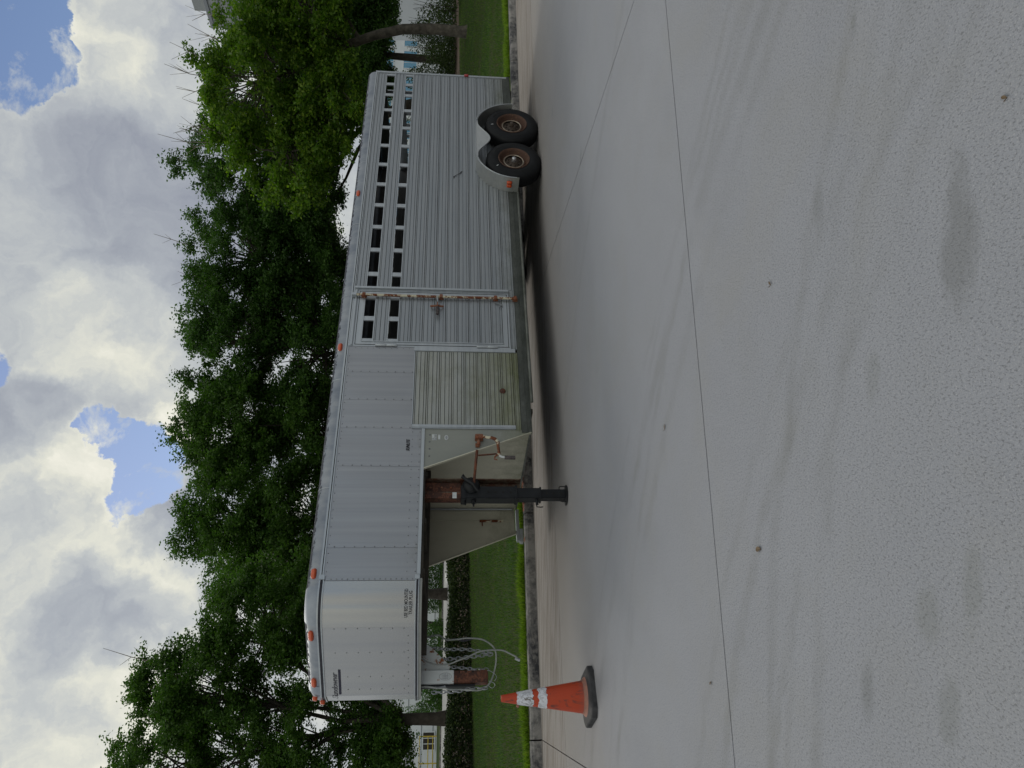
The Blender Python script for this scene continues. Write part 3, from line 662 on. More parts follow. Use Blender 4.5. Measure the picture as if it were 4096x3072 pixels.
leafbox('hedge', -13, 12.5, -.45, .45, .34, 1.02, 'hedge_leaves', 120000, .072, 'long clipped dark green hedge along the far edge of the lawn', 'hedge', ang, h0, .10, stems=60)
leafbox('clipped_hedge', -2.3, 2.3, -.9, .9, 0, 1.9, 'leaves_dark', 9000, .16, 'dark clipped block hedge in front of the far pale building, seen below the nose', 'hedge', 0, (-19.8, 75, 1.05))
leafbox('shrub', -1.9, 2.4, -.8, .8, 0, 2.3, 'shrub_leaves', 12000, .10, 'dark leafy shrub between the trailer tail and the tree trunk', 'shrub', ang, T(15.2, 35.5), .25, stems=6)
leafbox('shrub', -1.4, 1.4, -.8, .8, 0, 2.2, 'shrub_leaves', 6000, .10, 'shrub partly hidden behind the lower tail corner of the trailer', 'shrub', ang, T(12.3, 36), .25, stems=5)
leafbox('shrub', -1.1, 1.3, -.6, .6, .2, 2.0, 'shrub_leaves', 1900, .12, 'thin see-through shrub against the tall pale building', 'shrub', ang, T(15.9, 31.5), .3, stems=9)
leafbox('shrub', -4, 4, -1, 1, 0, 3.4, 'leaves_dark', 12000, .17, 'dark shrub mass across the road behind the left tree trunk', 'shrub', 0, (-24.5, 66, .95), .2)

# ------------------------------------------------------------------ buildings
def local_root(name, loc, rz, label, cat='building'): return empty(name, loc, rz, label, cat)
# far pale office building, left: frame along EU, facade faces the camera (local -y)
def far_building(name, ustart, length, h, label, wins, wall, rows, glass, n0=93.5, lines=()):
    b = local_root(name, un(ustart, n0, 1.3), math.atan2(EU.y, EU.x), label)
    MB().box(0, length, 0, 14, 0, h).build('wall', wall, b, off=(0, 0, 0))
    MB().box(-.2, length + .2, -.25, 14.2, h + .003, h + .5).build('roof_edge', 'parapet_metal', b, off=(0, 0, 0))
    for z in lines: MB().box(.02, length - .02, -.03, -.002, z, z + .09).build('wall_reveal', 'trim_grey', b, off=(0, 0, 0))
    proto = None
    for (z0, z1) in rows:
        for (x, w) in wins:
            fr = MB(); fr.box(x - .12, x + w + .12, -.10, -.004, z0 - .12, z0); fr.box(x - .12, x + w + .12, -.10, -.004, z1, z1 + .12)
            fr.box(x - .12, x, -.10, -.004, z0, z1); fr.box(x + w, x + w + .12, -.10, -.004, z0, z1)
            for q in range(1, 3): fr.box(x + w * q / 3 - .04, x + w * q / 3 + .04, -.08, -.004, z0, z1)
            f = fr.build('window', 'stucco_white', b, off=(0, 0, 0))
            for q in range(3):
                MB().box(x + w * q / 3 + (.05 if q else 0), x + w * (q + 1) / 3 - (.05 if q < 2 else 0), -.05, -.02, z0 + .002, z1 - .002).build('pane', glass, f, off=(0, 0, 0))
    return b
bl = far_building('far_building', -46, 74, 6.0, 'long low white building across the road at the far left', [(17.5 + 7 * k, 3.0) for k in range(4)] + [(45.2, 1.7)], 'stucco_white', [(.35, 1.55)], 'window_dark', lines=(.45, 1.72, 3.2))
# yellow railing in front of it
rl = local_root('railing', un(-12.5, 90.5, 1.28), math.atan2(EU.y, EU.x), 'yellow tube railing in front of the white far building, left of the tree', 'railing')
for z in (.5, 1.0, 1.9): MB().tube([(0, 0, z), (13, 0, z)], .05, 6).build('rail', 'yellow_paint', rl, off=(0, 0, 0))
for k in range(6): MB().tube([(k * 2.6, 0, 0), (k * 2.6, 0, 1.95)], .06, 6).build('post', 'yellow_paint', rl, off=(0, 0, 0))
far_building('office_building', 58, 76, 12.5, 'white office building with blue windows glimpsed behind the trailer tail', [(2.5 + 5.0 * k, 3.8) for k in range(14)], 'stucco_white', [(5.2, 7.3), (9.0, 11.0)], 'window_blue', n0=94, lines=(3.6,))
# tall pale building at the right edge
fd = Vector((.446, -.895, 0)); bz = math.atan2(fd.y, fd.x)
tb = local_root('tall_building', (26.8, 60.9, .9), bz, 'tall pale grey building with slatted top at the right edge, behind the bright tree')
# local +x runs towards the camera side, facade is local -y
MB().box(0, 44, 0, 30, -.3, 14.6).build('wall', 'stucco_pale', tb, off=(0, 0, 0))
MB().box(-.12, 44, -.16, -.003, 5.75, 6.0).build('ledge', 'trim_grey', tb, off=(0, 0, 0))
MB().box(.02, 44, -.09, -.003, 0, .35).build('plinth', 'trim_grey', tb, off=(0, 0, 0))
for (x0, z0) in ((2.4, 7.1), (8.5, 7.1), (14.6, 7.1)):
    f = MB(); f.box(x0, x0 + 3.2, -.06, -.004, z0, z0 + .12); f.box(x0, x0 + 3.2, -.06, -.004, z0 + 1.5, z0 + 1.62); f.box(x0, x0 + .12, -.06, -.004, z0 + .12, z0 + 1.5); f.box(x0 + 3.08, x0 + 3.2, -.06, -.004, z0 + .12, z0 + 1.5)
    v = f.build('vent', 'trim_grey', tb, off=(0, 0, 0)); MB().box(x0 + .12, x0 + 3.08, -.02, -.004, z0 + .12, z0 + 1.5).build('vent_back', 'louvre_dark', v, off=(0, 0, 0))
    for q in range(12): MB().box(x0 + .18 + q * .245, x0 + .26 + q * .245, -.055, -.022, z0 + .121, z0 + 1.499).build('louvre', 'trim_grey', v, off=(0, 0, 0))
MB().box(.1, 43.6, .1, 29, 14.603, 18.6).build('parapet_screen', 'parapet_metal', tb, off=(0, 0, 0))
MB().box(.9, 43, .9, 28, 18.603, 19.7).build('upper_screen', 'parapet_metal', tb, off=(0, 0, 0))
for z in (15.1, 15.9, 16.7, 17.5, 18.3): MB().box(.1, 43.6, .0, .097, z, z + .22).build('slat', 'trim_grey', tb, off=(0, 0, 0))
# low pale wall glimpsed under the shrubs by the trunk
o = local_root('low_wall', un(24.5, 27.4, 0), math.atan2(EU.y, EU.x), 'low pale wall under the shrubs behind the bright tree', 'wall')
zb_ = land(26, 27.4)
for k in range(4): MB().box(k * 1.85, k * 1.85 + 1.84, -.1, .1, zb_ - .3, zb_ + .36 + k * .01).build('wall_block', 'stucco_pale', o, off=(0, 0, 0))

# ------------------------------------------------------------------ the gooseneck stock trailer
# local frame: x = distance s along the trailer towards its tail, y = depth from the near side wall, z = height
AZ = math.atan2(.58963225, .80767185)
S_ = Vector((math.cos(AZ), math.sin(AZ), 0)); T_ = Vector((-math.sin(AZ), math.cos(AZ), 0))
W = 1.96; CX, CY = 6.8, .98
tr_loc = S_ * CX + T_ * (7.22 + CY)
trailer = empty('livestock_trailer', tr_loc, AZ, 'long silver gooseneck stock trailer with slatted side windows, standing on the concrete lot', 'trailer')
OFF = Vector((CX, CY, 0))
def P_(s, y, z): return (s, y, z)
NR = .40; NPH = R_(58.5)
def outline(a):
    """near-side plan outline, a = arc length forward of s = 2.81; returns point and outward normal"""
    if a <= 0: return (2.81 - a, 0.), (0., -1.)
    if a < NR * NPH:
        t = a / NR; return (2.81 - NR * math.sin(t), NR - NR * math.cos(t)), (-math.sin(t), -math.cos(t))
    a -= NR * NPH; s0, y0 = 2.81 - NR * math.sin(NPH), NR - NR * math.cos(NPH); l = math.hypot(s0 - 2.06, y0 - .87)
    n = (-(.87 - y0) / l, -(s0 - 2.06) / l)
    return (s0 + (2.06 - s0) * a / l, y0 + (.87 - y0) * a / l), n
AEND = NR * NPH + math.hypot(2.81 - NR * math.sin(NPH) - 2.06, NR - NR * math.cos(NPH) - .87)
def half(a0, a1, step=.05):
    k = max(1, round((a1 - a0) / step)); return [outline(a0 + (a1 - a0) * i / k) for i in range(k + 1)]
def wrap_strip(mb, pts, z0, z1, d0, d1):
    """strip following the outline; d = distance outwards of the skin (inner d0, outer d1)"""
    n = len(mb.v)
    for (p, nn) in pts:
        for d, z in ((d0, z0), (d1, z0), (d1, z1), (d0, z1)): mb.v.append((p[0] + nn[0] * d, p[1] + nn[1] * d, z))
    m_ = len(pts)
    for i in range(m_ - 1):
        for k in range(4): k2 = (k + 1) % 4; mb.f.append((n + i * 4 + k, n + i * 4 + k2, n + (i + 1) * 4 + k2, n + (i + 1) * 4 + k))
    mb.f.append((n, n + 1, n + 2, n + 3)); e = n + (m_ - 1) * 4; mb.f.append((e + 3, e + 2, e + 1, e))
    return mb
def mirror(pts): return [((p[0], W - p[1]), (n[0], -n[1])) for p, n in pts]
near_nose = half(0, AEND, .04)
# full front outline from near seam round to far seam
tip_n = [((2.052, .882), (-.97, -.24)), ((2.05, .90), (-1, 0)), ((2.05, 1.06), (-1, 0)), ((2.052, 1.078), (-.97, .24))]
front = near_nose + tip_n + list(reversed(mirror(near_nose)))
TAIL = 11.50
# roof cover with rounded edge
def roof_ring(ins, z):
    r = []
    for (p, n) in [((TAIL - .02, 0), (0, -1)), ((2.81, 0), (0, -1))] + front[1:-1] + [((2.81, W), (0, 1)), ((TAIL - .02, W), (0, 1))]:
        x = p[0] - n[0] * ins; y = p[1] - n[1] * ins
        if p[0] > TAIL - .1: x = TAIL - .02 - ins * .0
        r.append((x, y, z))
    return r
mb = MB(); RR = .13
rings = [roof_ring(RR * (1 - math.cos(t)), 2.522 + RR * math.sin(t)) for t in [R_(x) for x in (0, 14, 28, 42, 56, 70, 82, 90)]]
rings.append(roof_ring(.5, 2.672))
k = len(rings[0])
for r in rings: mb.v += r
for i in range(len(rings) - 1):
    for j in range(k - 1): mb.f.append((i * k + j, i * k + j + 1, (i + 1) * k + j + 1, (i + 1) * k + j))
mb.f.append(tuple((len(rings) - 1) * k + j for j in range(k)))
mb.f.append(tuple([i * k for i in range(len(rings))] + [i * k + k - 1 for i in reversed(range(len(rings)))]))
mb.build('roof', 'roof_edge_metal', trailer, smooth=50)
# darker cast corner pieces riding on the roof edge
def edge_piece(a0, a1, material, lift=.004):
    mb = MB(); pts = half(a0, a1, .04); th = [R_(x) for x in (-4, 10, 25, 40, 55, 70, 85)]
    for (p, n) in pts:
        for t in th:
            ins = RR * (1 - math.cos(t)) - lift * math.cos(t); mb.v.append((p[0] - n[0] * ins, p[1] - n[1] * ins, 2.522 + RR * math.sin(t) + lift * math.sin(t)))
    q = len(th)
    for i in range(len(pts) - 1):
        for j in range(q - 1): mb.f.append((i * q + j, i * q + j + 1, (i + 1) * q + j + 1, (i + 1) * q + j))
    return mb.build('roof_corner', material, trailer, smooth=60)
edge_piece(-.03, .36, 'roof_corner_metal'); edge_piece(1.10, AEND + .0, 'roof_corner_metal')
for s in (3.9, 5.3, 6.6, 7.9, 9.2, 10.5):
    mb = MB(); th = [R_(x) for x in range(-4, 88, 12)]
    for x in (s - .004, s + .004):
        for t in th: ins = RR * (1 - math.cos(t)) - .003 * math.cos(t); mb.v.append((x, ins, 2.522 + RR * math.sin(t) + .003 * math.sin(t)))
    q = len(th)
    for j in range(q - 1): mb.f.append((j, j + 1, q + j + 1, q + j))
    mb.build('roof_seam', 'alu_trim', trailer)

# gutter: two pale ribs with a dark line between; on the nose a black insert
mb = MB().box(2.90, TAIL, -.012, .0, 2.504, 2.522); mb.build('gutter_rail', 'alu_trim', trailer)
mb = MB().box(2.90, TAIL, -.004, .0, 2.496, 2.504); mb.build('gutter_seal', 'dark_gap', trailer)
mb = MB().box(2.90, TAIL, -.009, .0, 2.484, 2.496); mb.build('gutter_rail', 'alu_trim', trailer)
def nose_trim(z0, h):
    pts = half(-.09, AEND, .04) + tip_n + list(reversed(mirror(half(-.09, AEND, .04))))
    wrap_strip(MB(), pts, z0, z0 + h * .25, 0, .012).build('nose_trim', 'alu_trim', trailer)
    wrap_strip(MB(), pts, z0 + h * .25, z0 + h * .72, 0, .015).build('nose_trim_insert', 'black_rubber_strip', trailer)
    wrap_strip(MB(), pts, z0 + h * .72, z0 + h, 0, .012).build('nose_trim', 'alu_trim', trailer)
    MB().box(2.895, 2.945, -.020, .0, z0 - .004, z0 + h + .004).build('trim_end_cap', 'alu_trim', trailer, bevel=.004)
nose_trim(2.472, .050); nose_trim(1.562, .040)
# lower edge of the gooseneck
MB().box(2.95, 4.64, -.010, .03, 1.556, 1.590).build('lower_rail', 'alu_trim', trailer)
wrap_strip(MB(), half(-.1, AEND, .05) + tip_n + list(reversed(mirror(half(-.1, AEND, .05)))), 1.535, 1.560, -.02, .004).build('lower_rail', 'alu_edge_dirty', trailer)
# nose sheets and side sheets
near = half(-.075, AEND, .04)
wrap_strip(MB(), half(-.075, .375, .02), 1.602, 2.472, -.01, .0015).build('nose_corner_sheet', 'alu_nose', trailer, smooth=50)
wrap_strip(MB(), half(.377, AEND, .08) + tip_n[:2], 1.602, 2.472, -.01, .0).build('nose_sheet', 'alu_nose', trailer, smooth=50)
wrap_strip(MB(), tip_n[1:3], 1.602, 2.472, -.01, .0).build('nose_tip_sheet', 'alu_nose', trailer)
wrap_strip(MB(), mirror(half(-.075, AEND, .04)) + [tip_n[3]] + [tip_n[2]], 1.602, 2.472, -.01, 0).build('nose_sheet', 'alu_nose', trailer, smooth=50)
def sheet_panel(s0, s1, z0, z1, y0=0.0):
    mb = MB(); nx = max(2, int((s1 - s0) / .08)); nz = 10
    rg = random.Random(int(s0 * 100))
    ph = rg.uniform(0, 6)
    for y in (y0, y0 + .012):
        for j in range(nz + 1):
            for i in range(nx + 1):
                s = s0 + (s1 - s0) * i / nx; z = z0 + (z1 - z0) * j / nz
                w = 0 if i in (0, nx) or j in (0, nz) else .0022 * math.sin(s * 7 + ph) * math.sin(z * 3 + ph) + .0012 * math.sin(s * 17 + z * 5)
                mb.v.append((s, y + w, z))
    k = (nx + 1) * (nz + 1)
    for l in (0, 1):
        for j in range(nz):
            for i in range(nx): a = l * k + j * (nx + 1) + i; mb.f.append((a, a + 1, a + nx + 2, a + nx + 1))
    return mb.build('side_sheet', 'alu_sheet', trailer, smooth=60)
cols = [2.888, 3.228, 4.158, 4.640]
for a, b in zip(cols, cols[1:]): sheet_panel(a + .002, b - .001, 1.592, 2.484)
for a, b in ((4.640, 5.017), (5.017, 5.406), (5.406, 5.789)): sheet_panel(a + .001, b - .001, 1.702, 2.484)
# rivets, too small to pick apart
mb = MB()
def rivet(p, n, r=.0075):
    r *= 1.0
    base = len(mb.v); nn = Vector(n); a = nn.cross(Vector((0, 0, 1))).normalized(); b_ = Vector((0, 0, 1))
    for rr, h in ((r, .0), (r * .75, .004)):
        for k in range(6): t = k * math.pi / 3; mb.v.append(tuple(Vector(p) + a * math.cos(t) * rr + b_ * math.sin(t) * rr + nn * h))
    mb.v.append(tuple(Vector(p) + nn * .0055))
    for k in range(6): k2 = (k + 1) % 6; mb.f.append((base + k, base + k2, base + 6 + k2, base + 6 + k)); mb.f.append((base + 6 + k, base + 6 + k2, base + 12))
for s in (3.228, 4.158, 4.640, 5.017, 5.406):
    z = 1.72
    while z < 2.45: rivet((s + .012, 0, z), (0, -1, 0)); z += .0985
z = 1.63
while z < 2.46: rivet((2.905, 0, z), (0, -1, 0)); z += .052
s = 2.98
while s < 5.73:
    rivet((s, 0, 2.462), (0, -1, 0), .006)
    if s < 4.62: rivet((s, 0, 1.606), (0, -1, 0)); rivet((s, 0, 1.688), (0, -1, 0), .006)
    s += .095
for a in (.39, .68, .98, 1.14):
    (p, n) = outline(a); z = 1.70
    while z < (2.40 if a < .9 else 2.30): rivet((p[0], p[1], z), (n[0], n[1], 0), .006); z += .11
a = .12
while a < AEND:
    (p, n) = outline(a); rivet((p[0], p[1], 1.66), (n[0], n[1], 0), .006) if a > .45 else None; a += .09
for z in (2.40, 2.33, 2.26, 2.19, 2.12, 2.05, 1.98, 1.91, 1.84, 1.77): rivet((5.765, .0, z), (0, -1, 0), .005)
for (s, z) in ((4.56, 1.50), (4.47, 1.50), (4.38, 1.50), (4.29, 1.50)): rivet((s, .0, z), (0, -1, 0), .011)
plain('rivet_metal', (.15, .155, .165), (.27, .28, .29), 30, .5, .4)
o = mb.build('rivets', 'rivet_metal', trailer, recalc=False); o['kind'] = 'stuff'

# ribbed planks: every plank an object of its own
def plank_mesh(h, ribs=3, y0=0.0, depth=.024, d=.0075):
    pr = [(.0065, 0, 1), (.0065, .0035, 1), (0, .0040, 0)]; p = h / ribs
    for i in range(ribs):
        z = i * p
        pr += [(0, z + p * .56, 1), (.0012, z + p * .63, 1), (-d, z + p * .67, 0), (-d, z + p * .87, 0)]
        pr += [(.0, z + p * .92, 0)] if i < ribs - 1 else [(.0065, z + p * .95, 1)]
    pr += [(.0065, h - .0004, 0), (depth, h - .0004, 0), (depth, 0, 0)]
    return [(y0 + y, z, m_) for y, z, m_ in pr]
def plank(name, s0, s1, z0, h, material, parent, ribs=3, y0=0.0, groove='groove_dark'):
    pr = plank_mesh(h, ribs, y0); mb = MB(); mb.prism([(y, z0 + z) for y, z, _ in pr], s0, s1, 'x')
    o = mb.build(name, material, parent, off=OFF, recalc=False); o.data.materials.append(MAT[groove])
    for i, q in enumerate(pr): o.data.polygons[2 + i].material_index = q[2]  # darker colour in the joints and just below each rib raises rib contrast
    return o
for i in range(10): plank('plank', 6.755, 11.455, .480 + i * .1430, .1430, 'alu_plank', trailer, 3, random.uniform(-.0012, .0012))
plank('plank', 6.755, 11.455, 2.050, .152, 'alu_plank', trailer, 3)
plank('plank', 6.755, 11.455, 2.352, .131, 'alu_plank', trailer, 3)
for i in range(8): plank('plank', 4.690, 5.728, .548 + i * .1435, .1435, 'alu_plank_mossy', trailer, 3, random.uniform(-.0012, .0012), 'groove_darker')
# window bands: sill and head strips, uprights
def window_trim(s0, s1, parent, ya=0.0):
    for z0, z1 in ((1.9105, 1.922), (2.036, 2.0495), (2.2025, 2.2165), (2.340, 2.3515)):
        MB().box(s0, s1, ya - .006, ya + .03, z0, z1).build('window_edge', 'alu_trim', parent)
window_trim(6.755, 11.455, trailer)
ups = [6.945 + .4375 * k for k in range(9)] + [10.845, 11.135, 11.40]
def upright(s, z0, z1, parent, w=.062, name='upright'):
    MB().box(s + .0, s + w, .002, .022, z0, z1).box(s + w, s + w + .014, .010, .05, z0, z1).build(name, 'alu_trim', parent)
for s in ups:
    upright(s, 1.9225, 2.0355, trailer, .062 if s < 11.3 else .052); upright(s, 2.217, 2.3395, trailer, .062 if s < 11.3 else .052)
# tail frame
MB().box(11.456, 11.500, -.012, .04, .36, 2.52).build('tail_post', 'alu_trim', trailer, bevel=.004)
MB().box(11.456, 11.500, W - .04, W + .012, .36, 2.52).build('tail_post', 'alu_trim', trailer, bevel=.004)
MB().box(11.465, 11.495, .042, W - .042, .42, 1.90).build('tail_gate', 'alu_plank', trailer)
MB().box(11.465, 11.495, .042, W - .042, 2.06, 2.20).build('tail_gate', 'alu_plank', trailer)
MB().box(11.465, 11.495, .042, W - .042, 2.36, 2.52).build('tail_header', 'alu_plank', trailer)
for y in (.35, .75, .98, 1.2, 1.6): MB().box(11.47, 11.49, y - .03, y + .03, 1.903, 2.357).build('tail_upright', 'alu_trim', trailer)
# bottom: dirty edge rails
MB().box(4.60, 11.50, -.006, .03, .415, .4785).build('floor_rail', 'alu_rail_dark', trailer)
MB().box(4.60, 11.50, -.016, .03, .362, .4140).build('floor_rail', 'alu_rail_dark', trailer)
MB().tube([(4.98, -.055, .350), (8.60, -.055, .350)], .017, 8).build('side_tube', 'alu_edge_dirty', trailer, smooth=60)
for s in (5.3, 6.6, 7.9): MB().box(s, s + .03, -.05, .0, .338, .3605).build('tube_bracket', 'alu_edge_dirty', trailer)
# trim around the lower front field
MB().box(4.636, 4.688, -.016, .02, .545, 1.700).build('corner_trim', 'alu_trim', trailer, bevel=.003)
MB().box(4.650, 4.664, -.022, -.0165, .545, 1.700).build('corner_bead', 'alu_trim', trailer)
MB().box(5.730, 5.786, -.012, .02, .505, 1.712).build('door_side_trim', 'alu_trim', trailer, bevel=.003)
MB().box(4.690, 5.729, -.008, .02, 1.697, 1.706).build('edge_trim', 'alu_trim', trailer)
plank('plank', 4.62, 5.728, .4795, .0665, 'alu_plank_mossy', trailer, 2, 0, 'groove_darker')
# door surround and door
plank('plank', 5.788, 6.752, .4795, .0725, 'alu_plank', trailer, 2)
MB().box(5.790, 6.690, -.006, .02, 2.440, 2.483).build('door_header', 'alu_trim', trailer)
MB().box(5.800, 6.690, -.020, -.0062, 2.448, 2.462).build('drip_rail', 'alu_trim', trailer)
MB().box(6.690, 6.753, -.010, .02, .553, 2.483).build('door_post', 'alu_trim', trailer)
MB().box(6.706, 6.722, -.026, -.0105, .553, 2.483).build('door_post_bead', 'alu_trim', trailer, bevel=.003)
dr = MB().box(5.790, 5.868, -.004, .02, .555, 2.436).box(6.606, 6.688, -.004, .02, .555, 2.436).box(5.868, 6.606, -.004, .02, 2.353, 2.436).box(5.868, 6.606, -.004, .02, .555, .636).build('door', 'alu_trim', trailer)
for (a, b, c, d) in ((5.812, 5.818, .57, 2.42), (6.664, 6.670, .57, 2.42)): MB().box(a, b, -.0065, -.0042, c, d).build('door_seal', 'dark_gap', dr)
for (c, d) in ((.578, .584), (2.412, 2.418)): MB().box(5.819, 6.663, -.0065, -.0042, c, d).build('door_seal', 'dark_gap', dr)
for z in (.630, ): MB().box(5.862, 6.612, -.013, -.0045, z, z + .012).build('door_bead', 'alu_trim', dr)
for s in (5.857, 6.608): MB().box(s, s + .011, -.013, -.0045, .643, 2.345).build('door_bead', 'alu_trim', dr)
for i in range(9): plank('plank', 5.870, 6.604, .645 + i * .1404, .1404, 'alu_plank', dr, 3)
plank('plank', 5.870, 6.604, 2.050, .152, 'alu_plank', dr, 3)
for z0, z1 in ((1.9095, 1.922), (2.036, 2.0495), (2.2025, 2.2165), (2.340, 2.3525)): MB().box(5.87, 6.604, -.006, .03, z0, z1).build('window_edge', 'alu_trim', dr)
for s, w in ((5.87, .036), (6.196, .062), (6.545, .046)):
    upright(s, 1.9225, 2.0355, dr, w); upright(s, 2.217, 2.3395, dr, w)
for z in (.775, 1.98):
    for q in (0, 1): MB().lathe([(0, -.062), (.017, -.062), (.018, -.055), (.018, .055), (.017, .062), (0, .062)], (5.806, -.014, z + q * .13 + .0), 'z', 12).build('hinge', 'alu_trim', dr, smooth=50)
# latch rod with brackets and handle
rod = MB().tube([(6.584, -.035, .470), (6.579, -.035, 1.4), (6.584, -.035, 2.455)], .0165, 10).build('latch_rod', 'rusty_cream', dr, smooth=60)
MB().box(6.566, 6.602, -.052, -.018, 2.452, 2.505).build('rod_tip', 'alu_trim', dr)
for z in (2.36, 1.405, .722, .475):
    o = MB().box(6.552, 6.612, -.022, -.0045, z - .032, z + .032).box(6.555, 6.609, -.058, -.022, z - .020, z + .020).build('rod_bracket', 'rusty_latch', dr, bevel=.004)
MB().box(6.55, 6.64, -.016, -.0105, 2.45, 2.51).build('rod_keeper', 'alu_trim', dr, bevel=.003)
MB().bar((6.579, -.042, 1.455), (6.47, -.052, 1.45), .030, .010).build('latch_arm', 'alu_trim', dr)
MB().bar((6.47, -.052, 1.45), (6.395, -.055, 1.448), .020, .010).build('latch_arm', 'rusty_latch', dr)
MB().tube([(6.425, -.030, 1.535), (6.418, -.04, 1.50), (6.425, -.045, 1.45), (6.418, -.04, 1.41), (6.425, -.030, 1.375)], .013, 7).build('latch_hook', 'rusty_latch', dr, smooth=60)
MB().tube([(6.385, -.060, 1.448), (6.33, -.062, 1.446), (6.268, -.060, 1.446)], [.018, .021, .018], 10).build('latch_grip', 'rubber_grip', dr, smooth=60)
# pin on a short chain
mb = MB()
for k in range(6):
    z = .715 - .014 * k; x = 6.52 - .008 * k
    mb.tube([(x + .010 * math.cos(t), -.02 + (.006 * math.sin(t) if k % 2 else 0), z + .012 * math.sin(t)) for t in [j * math.pi / 4 for j in range(8)]], .003, 5, closed=True)
mb.tube([(6.46 + .02 * math.cos(t), -.018, .655 + .022 * math.sin(t)) for t in [j * math.pi / 5 for j in range(10)]], .004, 5, closed=True)
mb.build('safety_pin', 'galvanised_chain', dr)
# far side wall, interior floor, ceiling
for z0, z1 in ((.42, 1.915), (2.045, 2.208), (2.345, 2.52)): MB().box(4.66, 11.455, W - .03, W, z0, z1).build('far_side_wall', 'alu_inner', trailer)
MB().box(2.9, 4.66, W - .02, W, 1.56, 2.52).build('far_side_wall', 'alu_inner', trailer)
for s in [4.9 + .4375 * k for k in range(15)]: MB().box(s, s + .07, W - .028, W - .004, 1.9155, 2.3445).build('far_upright', 'alu_inner', trailer)
MB().box(4.66, 11.45, .04, W - .04, .40, .44).build('floor', 'underframe', trailer)
MB().prism([(4.64, .06), (2.80, .06), (2.50, .24), (2.12, .88), (2.12, 1.08), (2.50, W - .24), (2.80, W - .06), (4.64, W - .06)], 1.545, 1.575, 'z').build('nose_floor', 'underframe', trailer)
MB().box(8.70, 8.73, .04, W - .04, .45, 1.86).build('inner_gate', 'alu_inner', trailer)
MB().box(5.75, 5.78, .04, W - .04, .45, 2.48).build('inner_bulkhead', 'alu_inner', trailer)
for s in (3.0, 3.55, 4.1): MB().box(s, s + .05, .10, W - .10, 1.515, 1.544).build('cross_member', 'underframe', trailer)
MB().box(2.45, 4.60, .86, .94, 1.49, 1.543).build('neck_beam', 'underframe', trailer)
MB().box(2.45, 4.60, 1.02, 1.10, 1.49, 1.543).build('neck_beam', 'underframe', trailer)
MB().box(2.94, 4.62, .030, .075, 1.538, 1.5545).build('neck_rail', 'underframe', trailer)
# bulkhead, gussets, far hatch
FW = 4.645
MB().box(FW, FW + .02, .02, 1.958, .385, 1.555).build('front_wall', 'wall_beige', trailer)
MB().box(FW - .012, FW, .03, 1.93, .365, .385).build('front_wall_edge', 'alu_edge_dirty', trailer)
MB().box(FW - .012, FW - .001, 1.50, 1.515, .40, 1.55).build('wall_seam', 'dark_gap', trailer)
def gusset(y, shift, name='gusset'):
    MB().prism([(4.636 - shift, .372), (4.636 - shift, 1.555), (4.135 - shift, 1.555), (4.600 - shift, .385)], y, y + .006, 'y').build(name, 'gusset_metal' if y < 1 else 'wall_beige', trailer)
    MB().bar((4.600 - shift, y + .002, .372), (4.135 - shift, y + .002, 1.555), .010, .035, (0, 1, 0)).build('gusset_flange', 'wall_beige', trailer)
gusset(0.0, 0.0); gusset(W - .02, .31)
hatch = MB().box(4.318, 4.6445, W - .022, W - .012, .40, 1.55).build('hatch', 'wall_beige', trailer)
MB().box(4.47, 4.60, W - .032, W - .0225, .42, 1.53).build('hatch_fold', 'wall_beige', hatch)
MB().lathe([(0, -.55), (.011, -.55), (.011, .55), (0, .55)], (4.628, W - .034, .98), 'z', 8).build('hatch_hinge', 'alu_trim', hatch)
MB().bar((4.46, W - .04, .83), (4.385, W - .045, .825), .014).build('hatch_handle', 'rusty_latch', hatch)
MB().bar((4.46, W - .04, .83), (4.46, W - .04, .56), .02).box(4.445, 4.475, W - .04, W - .023, .55, .86).build('hatch_latch', 'rusty_cream', hatch)
MB().box(4.18, 4.62, W - .05, W + .02, .345, .385).build('far_rail', 'alu_trim', trailer)
MB().box(4.16, 4.34, W - .055, W + .025, .300, .343).build('far_foot', 'alu_trim', trailer)
# labels on the near gusset
def label_(s0, s1, z0, z1, name='sticker'): MB().box(s0, s1, -.003, -.0004, z0, z1).build(name, 'white_label', trailer)
label_(4.520, 4.565, 1.452, 1.475); label_(4.490, 4.518, 1.452, 1.475); label_(4.520, 4.565, 1.424, 1.448); label_(4.490, 4.518, 1.424, 1.448); label_(4.500, 4.56, 1.385, 1.408)
mb = MB(); mb.prism([(4.525 + .032 * math.cos(t), 1.318 + .021 * math.sin(t)) for t in [k * math.pi / 10 for k in range(20)]], -.003, -.0004, 'y'); mb.build('oval_sticker', 'white_label', trailer)
mb = MB(); mb.prism([(4.525 + .022 * math.cos(t), 1.318 + .013 * math.sin(t)) for t in [k * math.pi / 10 for k in range(20)]], -.0044, -.0031, 'y'); mb.build('oval_sticker_print', 'alu_sheet', trailer)
for k in range(3): MB().box(4.497, 4.512, -.0042, -.0031, 1.4565 + k * .006, 1.459 + k * .006).build('sticker_print', 'print_black', trailer)
mb = MB()
for (s0, s1) in ((4.523, 4.560), (4.493, 4.516)):
    for k in range(3): mb.box(s0, s1, -.0042, -.0031, 1.4275 + k * .006, 1.4295 + k * .006)
mb.build('sticker_print', 'print_black', trailer)
